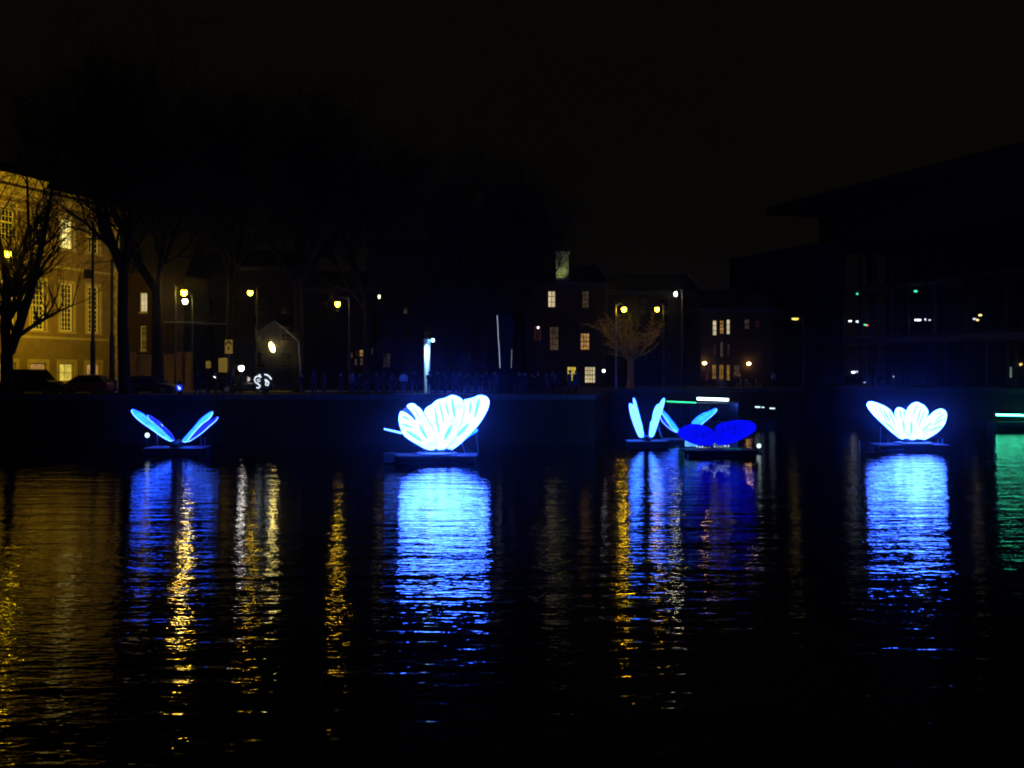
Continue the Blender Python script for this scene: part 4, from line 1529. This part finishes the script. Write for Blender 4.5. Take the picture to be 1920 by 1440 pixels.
q = MB(); q.tube([P(741, 850, Y - 1.2), P(741, 875, Y - 1.2)], .05, 6); q.build("post", M_iron, bt)
base = P(818, 843, Y)
pA = Plane(base + Vector((0, -.32, 0)), *lean(24, 14))
pB = Plane(base + Vector((0, -.15, 0)), *lean(16, -6))
pC = Plane(base + Vector((0, .35, 0)), *lean(-18, -10))
pD = Plane(base + Vector((0, .5, 0)), *lean(-25, 12))
A = c([(860, 912), (740, 908), (620, 840), (500, 770), (410, 700), (370, 600), (350, 500), (360, 420), (385, 372), (450, 398), (520, 448), (582, 516), (598, 492), (572, 440), (525, 372), (462, 312), (480, 288), (530, 268), (580, 282), (610, 315), (640, 330), (690, 390), (720, 450), (770, 510), (820, 620), (855, 720), (862, 830)])
Bp = c([(862, 910), (866, 760), (834, 640), (794, 545), (734, 450), (702, 385), (720, 345), (760, 310), (800, 295), (850, 245), (900, 215), (960, 205), (1020, 185), (1060, 160), (1110, 155), (1160, 170), (1210, 200), (1240, 230), (1258, 290), (1258, 350), (1240, 450), (1208, 560), (1175, 660), (1135, 740), (1075, 820), (1015, 880), (980, 908)])
Cp = c([(1020, 905), (1060, 850), (1080, 830), (1140, 745), (1190, 650), (1225, 540), (1255, 420), (1265, 330), (1252, 240), (1262, 215), (1330, 205), (1400, 185), (1440, 160), (1500, 155), (1560, 170), (1600, 210), (1605, 260), (1590, 330), (1540, 430), (1480, 530), (1400, 630), (1300, 730), (1200, 830), (1100, 905), (1050, 925)])
Dp = c([(1150, 800), (1250, 740), (1360, 690), (1400, 640), (1438, 615), (1448, 655), (1400, 682), (1340, 720), (1250, 790)])
cc = lambda a, b, w: (c([a])[0], c([b])[0], w / 7.385)
rr = lambda *p: c(list(p))
wing(bt, pD, Dp, E_C, .05)
wing(bt, pC, Cp, E_W, .07, [cc((1470, 200), (1405, 480), 34), cc((1355, 240), (1335, 430), 20), cc((1330, 545), (1160, 730), 40)], E_Wc)
wing(bt, pB, Bp, E_W, .07, [cc((1090, 190), (1130, 475), 30), (c([(995, 235)])[0], c([(1050, 440)])[0], 20 / 7.385), cc((915, 250), (985, 545), 20), cc((850, 310), (915, 690), 22), cc((1090, 560), (985, 770), 42)], E_Wc,
     ribs=[rr((1246, 240), (1262, 300), (1262, 360), (1245, 450), (1212, 560), (1178, 660), (1138, 742), (1078, 822), (1015, 885)), rr((1010, 540), (930, 760), (915, 880)), rr((1130, 650), (1040, 800), (940, 890))])
wing(bt, pA, A, E_W, .07, [cc((395, 440), (500, 490), 22), cc((385, 545), (560, 605), 22), cc((450, 640), (680, 790), 34), cc((635, 560), (745, 760), 34), cc((540, 300), (640, 470), 12)], E_Wc,
     ribs=[rr((700, 395), (735, 455), (790, 545), (830, 640), (858, 740), (862, 890)), rr((385, 374), (450, 400), (520, 450), (585, 512)), rr((462, 315), (525, 374), (572, 442), (594, 492))])
pg_ = c([(388, 375), (430, 338), (463, 316), (524, 376), (570, 444), (592, 494), (582, 508), (520, 447), (450, 398)])
MB().prism([pA.at(*p) + Vector((0, .1, 0)) for p in pg_], pA.n, .03).build("gap_panel", E_Bl, bt, tri=True)
q = MB(); a, b = c([(150, 622)])[0], c([(390, 678)])[0]; q.tube([P(*a, Y + .4), P(*b, Y + .2)], [.05, .07], 6); q.build("antenna", E_Cr, bt)
body_of(bt, P(790, 845, Y + .2), P(850, 846, Y - .1), .16)
q = MB()
for i in range(12):
    x = 801 + i * 4
    q.tube([P(x, 847, Y - .35), P(x, 842 - (i % 3), Y - .3)], .03, 4)
q.build("clamp_row", M_iron, bt)
for a, b in (((893, 815), (897, 852)), ((866, 830), (872, 850))):
    q = MB(); q.tube([P(*a, Y + .5), P(*b, Y + .5)], .02, 5); q.build("post", M_steel, bt)

# --- the right one
c = crop(1580, 720, 8.0)
Y = 72.6
bt = thing("butterfly_lantern", "glowing white butterfly with four fanned wings, alone on the right", "light sculpture", (PX(1700, Y), Y, 0), group="floating butterfly lanterns")
zd = P(0, 832.5, Y).z
raft(bt, PX(1707, Y), Y + .2, zd, 4.6, 2.2)
q = MB(); q.lathe((PX(1712, Y), Y, zd), [(1.25, .004), (1.25, .1), (1.1, .13)], 20); q.build("turntable", M_raft, bt)
base = P(1712, 824, Y)
pN = Plane(base + Vector((0, -.2, 0)), *lean(20, 8))
pN2 = Plane(base + Vector((0, -.1, 0)), *lean(12, 20))
pF = Plane(base + Vector((0, .25, 0)), *lean(-18, -12))
pF2 = Plane(base + Vector((0, .12, 0)), *lean(-10, 6))
cc = lambda a, b, w: (c([a])[0], c([b])[0], w / 8)
rr = lambda *p: c(list(p))
wing(bt, pF, c([(360, 300), (385, 270), (420, 260), (480, 275), (560, 300), (640, 335), (710, 385), (750, 440), (780, 500), (820, 600), (870, 700), (920, 790), (940, 825), (870, 825), (780, 760), (680, 670), (580, 580), (480, 480), (410, 400), (370, 340)]), E_W, .06,
     [cc((455, 315), (540, 470), 12), cc((530, 330), (640, 520), 14), cc((600, 370), (720, 590), 16), cc((690, 400), (800, 660), 14), cc((630, 570), (790, 710), 20)], E_Wc)
wing(bt, pF2, c([(790, 520), (780, 430), (800, 370), (835, 348), (880, 360), (925, 385), (957, 410), (965, 460), (955, 560), (950, 660), (965, 760), (990, 830), (940, 825), (870, 700), (820, 600)]), E_W, .06,
     [cc((850, 390), (880, 520), 14), cc((915, 400), (925, 470), 22), cc((900, 540), (925, 700), 20)], E_Wc, ribs=[rr((932, 600), (940, 690), (960, 770), (988, 828))])
wing(bt, pN, c([(960, 400), (985, 350), (1030, 305), (1085, 275), (1130, 270), (1170, 295), (1225, 320), (1265, 370), (1285, 420), (1270, 480), (1230, 550), (1200, 620), (1150, 740), (1100, 835), (985, 830), (950, 760), (935, 660), (945, 560)]), E_W, .06,
     [cc((1110, 310), (1050, 470), 18), cc((1170, 350), (1110, 600), 16), cc((1230, 380), (1130, 650), 14), cc((1025, 560), (1025, 740), 26)], E_Wc, ribs=[rr((1272, 485), (1235, 550), (1205, 615))])
wing(bt, pN2, c([(1205, 590), (1250, 520), (1300, 480), (1350, 430), (1410, 390), (1480, 368), (1525, 385), (1555, 430), (1560, 480), (1540, 570), (1500, 640), (1440, 710), (1350, 770), (1220, 840), (1105, 838), (1150, 740)]), E_W, .06,
     [cc((1480, 400), (1400, 470), 12), cc((1520, 440), (1370, 560), 14), cc((1530, 510), (1350, 610), 14), cc((1490, 620), (1280, 710), 16), cc((1330, 560), (1200, 700), 14)], E_Wc)
body_of(bt, P(1690, 826, Y + .1), P(1735, 827, Y - .1), .15)
for px_, a, b in ((1612, 826, 849), (1767, 822, 834), (1665, 823, 833), (1651, 800, 833), (1759, 824, 834)):
    q = MB(); q.tube([P(px_, b, Y - (.9 if px_ == 1612 else .6)), P(px_, a, Y - (.9 if px_ == 1612 else .6))], .04 if px_ in (1612, 1767) else .02, 5); q.build("post", M_alu, bt)
q = MB(); q.tube([P(1612, 848, Y - .95), P(1695, 842.5, Y - .9)], .04, 5); q.build("boom", M_alu, bt)

# --- the left one, seen from the front
c = crop(220, 740, 8.0)
Y = 69.0
bt = thing("butterfly_lantern", "cyan butterfly on the left with wings spread in a wide V", "light sculpture", (PX(333, Y), Y, 0), group="floating butterfly lanterns")
zd = P(0, 838, Y).z
raft(bt, PX(332, Y), Y, zd, 3.6, 2.4, posts=((295, 808, 836), (377, 815, 836), (384, 820, 836)))
bp_ = P(333, 828, Y)
body_of(bt, bp_ + Vector((0, -1.1, -.05)), bp_ + Vector((0, 1.1, -.05)), .17)
q = MB(); q.box(bp_ + Vector((0, 0, -.25)), (.5, 1.6, .25)); q.build("plinth", M_float, bt)
lw = Plane(P(318, 823, Y), *edge(-.78, .62, 17, -1)); rw_ = Plane(P(346, 823, Y), *edge(.72, .70, 17, 1))
lw2 = Plane(P(320, 823, Y + .4), *edge(-.66, .72, 24, -1)); rw2 = Plane(P(350, 824, Y + .4), *edge(.80, .6, 20, 1))
rr = lambda *p: c(list(p))
wing(bt, lw2, c([(450, 305), (490, 318), (540, 345), (640, 410), (652, 460), (720, 500), (780, 550), (830, 620), (858, 690), (820, 685), (740, 600), (640, 500), (540, 420), (460, 350)]), E_V, .05, rim=E_Cr, rimr=.022, ribs=[rr((660, 440), (720, 530)), rr((730, 505), (770, 590)), rr((500, 330), (640, 470))], ribm=E_Cr)
wing(bt, lw, c([(208, 240), (235, 222), (300, 245), (400, 300), (470, 360), (560, 440), (660, 530), (760, 620), (822, 680), (805, 702), (700, 650), (600, 580), (500, 505), (400, 440), (310, 370), (240, 300)]), E_C, .06, rim=E_Cr, rimr=.03,
     ribs=[rr((300, 280), (450, 400), (600, 520), (760, 650))], ribm=mat("grey wing vein", (.05, .12, .14), .5))
for r_ in (rr((270, 275), (400, 385), (560, 520), (740, 660)), rr((330, 280), (480, 400), (640, 545), (780, 655))):
    MB().tube([lw.at(*p) for p in r_], .035, 5).build("vein", E_Cr, bt)
wing(bt, rw2, c([(1040, 705), (1130, 600), (1230, 500), (1330, 440), (1400, 390), (1500, 330), (1508, 345), (1470, 400), (1380, 470), (1330, 520), (1260, 580), (1160, 650), (1080, 700)]), E_V, .05, rim=E_Cr, rimr=.022, ribs=[rr((1340, 470), (1480, 370)), rr((1100, 680), (1260, 575))], ribm=E_Cr)
wing(bt, rw_, c([(978, 690), (1010, 650), (1080, 570), (1160, 480), (1230, 390), (1310, 320), (1422, 248), (1428, 290), (1370, 370), (1280, 430), (1210, 500), (1130, 590), (1060, 680), (1030, 712), (985, 705)]), E_C, .06, rim=E_Cr, rimr=.03,
     ribs=[rr((1040, 680), (1210, 470), (1380, 310))], ribm=MATS["grey wing vein"])
for r_ in (rr((1020, 680), (1110, 560), (1240, 410), (1390, 285)), rr((1060, 665), (1160, 540), (1280, 415), (1400, 300))):
    MB().tube([rw_.at(*p) for p in r_], .035, 5).build("vein", E_Cr, bt)

# --- upright wings, right of the middle
c = crop(1140, 720, 6.0)
Y = 75.0
bt = thing("butterfly_lantern", "pale butterfly with narrow wings held almost upright", "light sculpture", (PX(1212, Y), Y, 0), group="floating butterfly lanterns")
zd = P(0, 826, Y).z
raft(bt, PX(1213, Y), Y, zd, 2.8, 2.2)
body_of(bt, P(1212, 820, Y - 1), P(1212, 820, Y + 1), .15)
q = MB(); q.box(P(1212, 824, Y), (.4, 1.4, .2)); q.build("plinth", M_float, bt)
q = MB(); q.tube([P(1234, 800, Y + .8), P(1243, 826, Y + .8)], .03, 5); q.build("post", M_steel, bt)
wing(bt, Plane(P(1204, 819, Y), *edge(-.24, .97, 17, -1)), c([(238, 222), (262, 220), (290, 260), (330, 370), (370, 480), (402, 590), (375, 602), (345, 590), (300, 480), (265, 380), (245, 290)]), E_C3, .05, rim=E_Cr, rimr=.02)
wing(bt, Plane(P(1206, 818, Y + .5), *edge(-.2, .98, 14, -1)), c([(283, 160), (296, 160), (322, 240), (352, 360), (382, 470), (403, 585), (388, 565), (348, 450), (318, 360), (288, 250)]), E_C3, .05, rim=E_Cr, rimr=.02)
wing(bt, Plane(P(1219, 819, Y), *edge(.30, .95, 18, 1)), c([(624, 160), (636, 162), (637, 200), (602, 320), (562, 440), (522, 560), (502, 597), (463, 592), (468, 530), (478, 430), (498, 410), (508, 340), (528, 270), (560, 225), (577, 235), (600, 190)]), E_C3, .05, rim=E_Cr, rimr=.02)

# --- the one behind the dark one
Y = 79.5
bt = thing("butterfly_lantern", "cyan striped butterfly half hidden behind the deep blue one", "light sculpture", (PX(1285, Y), Y, 0), group="floating butterfly lanterns")
zd = P(0, 823, Y).z
raft(bt, PX(1285, Y), Y, zd, 3.0, 2.2)
body_of(bt, P(1285, 816, Y - 1), P(1285, 816, Y + 1), .16)
wing(bt, Plane(P(1268, 808, Y), *edge(-.6, .8, 18, -1)), c([(600, 285), (640, 318), (700, 388), (760, 468), (800, 525), (785, 547), (715, 495), (665, 420), (615, 345), (595, 305)]), E_C, .05, rim=E_Cr, rimr=.02, ribs=[c([(620, 320), (700, 410), (780, 520)])], ribm=MATS["grey wing vein"])
wing(bt, Plane(P(1270, 809, Y + .4), *edge(-.66, .72, 18, -1)), c([(590, 370), (640, 412), (700, 455), (760, 510), (795, 540), (780, 550), (710, 515), (645, 460), (600, 410)]), E_V, .04, rim=E_Cr, rimr=.02)
wing(bt, Plane(P(1300, 800, Y), *edge(.72, .69, 18, 1)), c([(935, 445), (990, 380), (1080, 322), (1110, 322), (1180, 287), (1218, 273), (1228, 295), (1180, 350), (1100, 410), (1050, 460), (990, 520), (950, 540)]), E_C, .05, rim=E_Cr, rimr=.02, ribs=[c([(960, 470), (1060, 380), (1190, 300)]), c([(980, 480), (1080, 400), (1180, 330)])], ribm=MATS["grey wing vein"])

# --- the deep blue one
Y = 67.5
bt = thing("butterfly_lantern", "deep blue butterfly with low wide open wings", "light sculpture", (PX(1340, Y), Y, 0), group="floating butterfly lanterns")
zd = P(0, 843, Y).z
raft(bt, PX(1350, Y), Y + .3, zd, 4.3, 2.2)
base = P(1338, 834, Y)
body_of(bt, base + Vector((.1, -.35, -.16)), base + Vector((-.1, 1.1, -.1)), .11)
w1 = Plane(base, *lean(38, 14)); w2 = Plane(base, *lean(38, -12))
cc = lambda a, b, w: (c([a])[0], c([b])[0], w / 6)
wing(bt, w1, c([(768, 562), (810, 510), (870, 470), (950, 450), (1030, 455), (1110, 480), (1170, 510), (1202, 545), (1200, 600), (1190, 690), (1050, 690), (950, 672), (850, 622)]), E_B, .06, [cc((980, 560), (1020, 590), 10), cc((1060, 540), (1080, 600), 12)], E_Bd)
wing(bt, w2, c([(1195, 555), (1208, 490), (1240, 450), (1350, 420), (1480, 405), (1590, 413), (1650, 445), (1676, 482), (1650, 530), (1580, 580), (1480, 630), (1350, 680), (1200, 692)]), E_B, .06,
     [cc((1300, 490), (1300, 540), 12), cc((1350, 470), (1355, 520), 12), cc((1420, 460), (1425, 490), 12), cc((1390, 550), (1440, 540), 8)], E_Bd)
q = MB(); q.box(P(1296, 832, Y + .9), (.75, .3, .35)); q.build("lamp_housing", emis("cyan base lamp", (.10, .42, 1), 1.1, .5, 6), bt)
for px_ in (1307, 1312, 1317, 1340, 1360, 1366):
    q = MB(); q.ball(P(px_, 837 + rnd.uniform(-1, 1), Y - .3), .055, 6, 4); q.build("base_lamp", emis("white base lamp", (.45, .6, 1), 1.3), bt)
q = MB(); q.tube([P(1358, 841, Y - .7), P(1390, 841.5, Y - .7)], .02, 5); q.build("glow_strip", emis("teal glow strip", (.02, .32, .30), .5), bt)  # added teal glow for the light under the wing
q = MB(); q.tube([P(1382, 826, Y + .4), P(1382, 843, Y + .4)], .02, 5); q.build("post", M_steel, bt)
pts = c([(1380, 650), (1500, 600), (1600, 545), (1640, 515), (1560, 560), (1450, 600)])
MB().prism([w2.at(*p) - w2.n * (.06 if w2.n.y < 0 else -.06) for p in c([(1400, 640), (1500, 595), (1590, 550), (1620, 500), (1500, 520), (1420, 580)])], w2.n, .02).build("under_glow", emis("teal underglow", (.02, .42, .40), 1.3), bt, tri=True)  # added glowing sheet standing in for teal light on the wing's underside


# marker lamps on the water
def marker(px, py, yw, label, r=.16):
    Y = EYE * F / (yw - HZ)
    p = P(px, py, Y)
    t = thing("marker_lamp", label, "lamp", (p.x, Y, 0), group="white marker lamps on the water")
    q = MB(); q.lathe((p.x, Y, 0), [(.28, -.15), (.3, .02), (.2, .12)], 12); q.build("float", M_float, t)
    q = MB(); q.tube([(p.x, Y, .1), (p.x, Y, p.z - r * .8)], .03, 6); q.build("pole", M_iron, t)
    q = MB(); q.ball(p, r, 10, 7); q.build("globe", emis("marker globe", (.62, .85, .92), 1.6), t, smooth=True)


marker(276, 816, 852, "white marker lamp on a pole beside the left butterfly")
marker(1423, 836, 849, "low white marker lamp right of the deep blue butterfly", .15)


# ------------------------------------------------------------------ boats
def boat(label, x0, x1, Y, cabin=True, W=3.0, fb=.7, roof=2.1, rz=0.0):
    L = x1 - x0
    t = thing("canal_boat", label, "boat", ((x0 + x1) / 2, Y, 0), rz)
    vs, fs = [], []
    st = [(-.5, .55, 1.1), (-.46, .85, 1.0), (-.3, 1, 1), (.2, 1, 1), (.38, .8, 1.1), (.47, .35, 1.3), (.5, .05, 1.45)]
    for a, w, h in st:
        hw = W / 2 * w
        vs += [(a * L, -hw, fb * h), (a * L, -hw * .85, -.3), (a * L, hw * .85, -.3), (a * L, hw, fb * h)]
    for i in range(len(st) - 1):
        for k in range(4):
            fs.append((4 * i + k, 4 * i + (k + 1) % 4, 4 * i + 4 + (k + 1) % 4, 4 * i + 4 + k))
    fs += [(0, 1, 2, 3), tuple(4 * (len(st) - 1) + k for k in (3, 2, 1, 0))]
    MB().add(vs, fs).build("hull", mat("dark boat hull", (.02, .022, .026), .35), t, local=True)
    q = MB()
    for s in (-1, 1):
        q.tube([(a * L, s * (W / 2 * w + .03), fb * h) for a, w, h in st], .06, 5)
    q.build("fender_rail", M_black, t, local=True)
    if cabin:
        q = MB()
        q.box((-.08 * L, 0, roof), (.66 * L, W * .8, .1))
        q.build("roof", mat("grey boat roof", (.12, .12, .13), .5), t, local=True)
        for s in (-1, 1):
            n = 7
            for i in range(n):
                a = (-.40 + .64 * (i + .5) / n) * L
                q = MB(); q.box((a, s * W * .38, (fb + roof) / 2), (.64 * L / n - .12, .03, roof - fb - .12)); q.build("window", M_dkpane, t, local=True)
            for i in range(n + 1):
                a = (-.40 + .64 * i / n) * L
                q = MB(); q.box((a, s * W * .38, (fb + roof) / 2), (.08, .05, roof - fb)); q.build("window_post", M_iron, t, local=True)
        for a in (-.4, .24):
            q = MB(); q.box((a * L, 0, (fb + roof) / 2), (.05, W * .74, roof - fb)); q.build("bulkhead", M_black, t, local=True)
    else:
        for i in range(4):
            q = MB(); q.box(((-.35 + .17 * i) * L, 0, fb - .15), (.35, W * .8, .07)); q.build("thwart", M_raft, t, local=True)
    return t


def light_streak(par, a, b, r, m, name="light_streak"):
    q = MB(); q.tube([a, b], r, 8); q.build(name, m, par)


Y = 99.0
bo = boat("low dark canal boat trailing a white and a thin green light streak", PX(1236, Y), PX(1430, Y), Y, roof=2.42)
pw0, pw1 = P(1307, 747.5, Y - 1.3), P(1366, 749.5, Y - 1.3)
light_streak(bo, pw0, pw1, .12, emis("white light streak", (.62, .93, 1.0), 6, .1))  # trail of a moving boat lamp, built as a fixed glowing bar
for p in (pw0, pw1):
    q = MB(); q.tube([p, (p.x, p.y + .1, 2.45)], .025, 5); q.build("streak_mount", M_iron, bo)  # added mounts that hold up the trail
light_streak(bo, P(1250, 752.5, Y - 1.3), P(1305, 755, Y - 1.3), .055, emis("green light streak", (.035, .75, .30), 2.2, .1))  # green lamp's motion trail, likewise shaped as a bar
Y = 104.0
b2 = boat("small open boat with three short white lights, right of the lit boat", PX(1408, Y), PX(1466, Y), Y, cabin=False, W=1.9, fb=.6)
for a, b_, yy, r_ in ((1416, 1425, 763, .07), (1428, 1433, 763.5, .045), (1443.5, 1453, 765.5, .07)):
    p0, p1 = P(a, yy, Y - .9), P(b_, yy + .4, Y - .9)
    light_streak(b2, p0, p1, r_, emis("short white light", (.7, .95, 1.0), 1.3, .2))
    q = MB(); q.tube([(p0 + p1) / 2, Vector(((p0.x + p1.x) / 2, Y - .5, .5))], .03, 5); q.build("streak_mount", M_iron, b2)
Y = 98.0
b3 = boat("dark open boat trailing a long green light streak at the right edge", PX(1855, Y), PX(2020, Y), Y, cabin=False, W=2.2, fb=.7)
light_streak(b3, P(1868, 777.5, Y - 1.0), P(2000, 781, Y - 1.0), .075, emis("bright green light streak", (.05, .80, .42), 22, .1))  # motion trail of a green boat lamp in the shape of a bar
for px_ in (1872, 1930, 1995):
    p = P(px_, 779, Y - 1.0)
    q = MB(); q.tube([p, (p.x, p.y + .2, .5)], .03, 5); q.build("streak_mount", M_iron, b3)

# ------------------------------------------------------------------ haze added for halos round lamps and wings
HAZE = 0.0004
if HAZE > 0:
    m, n, l, out = nmat("halo haze")
    v = n.new("ShaderNodeVolumePrincipled")
    v.inputs["Color"].default_value = (.62, .66, 1.0, 1)
    v.inputs["Density"].default_value = HAZE
    v.inputs["Anisotropy"].default_value = 0.965
    l.new(v.outputs[0], out.inputs["Volume"])
    hz = MB().box((0, 194, 16.5), (600, 430, 39)).build("haze", m)
    tag(hz, kind="stuff")
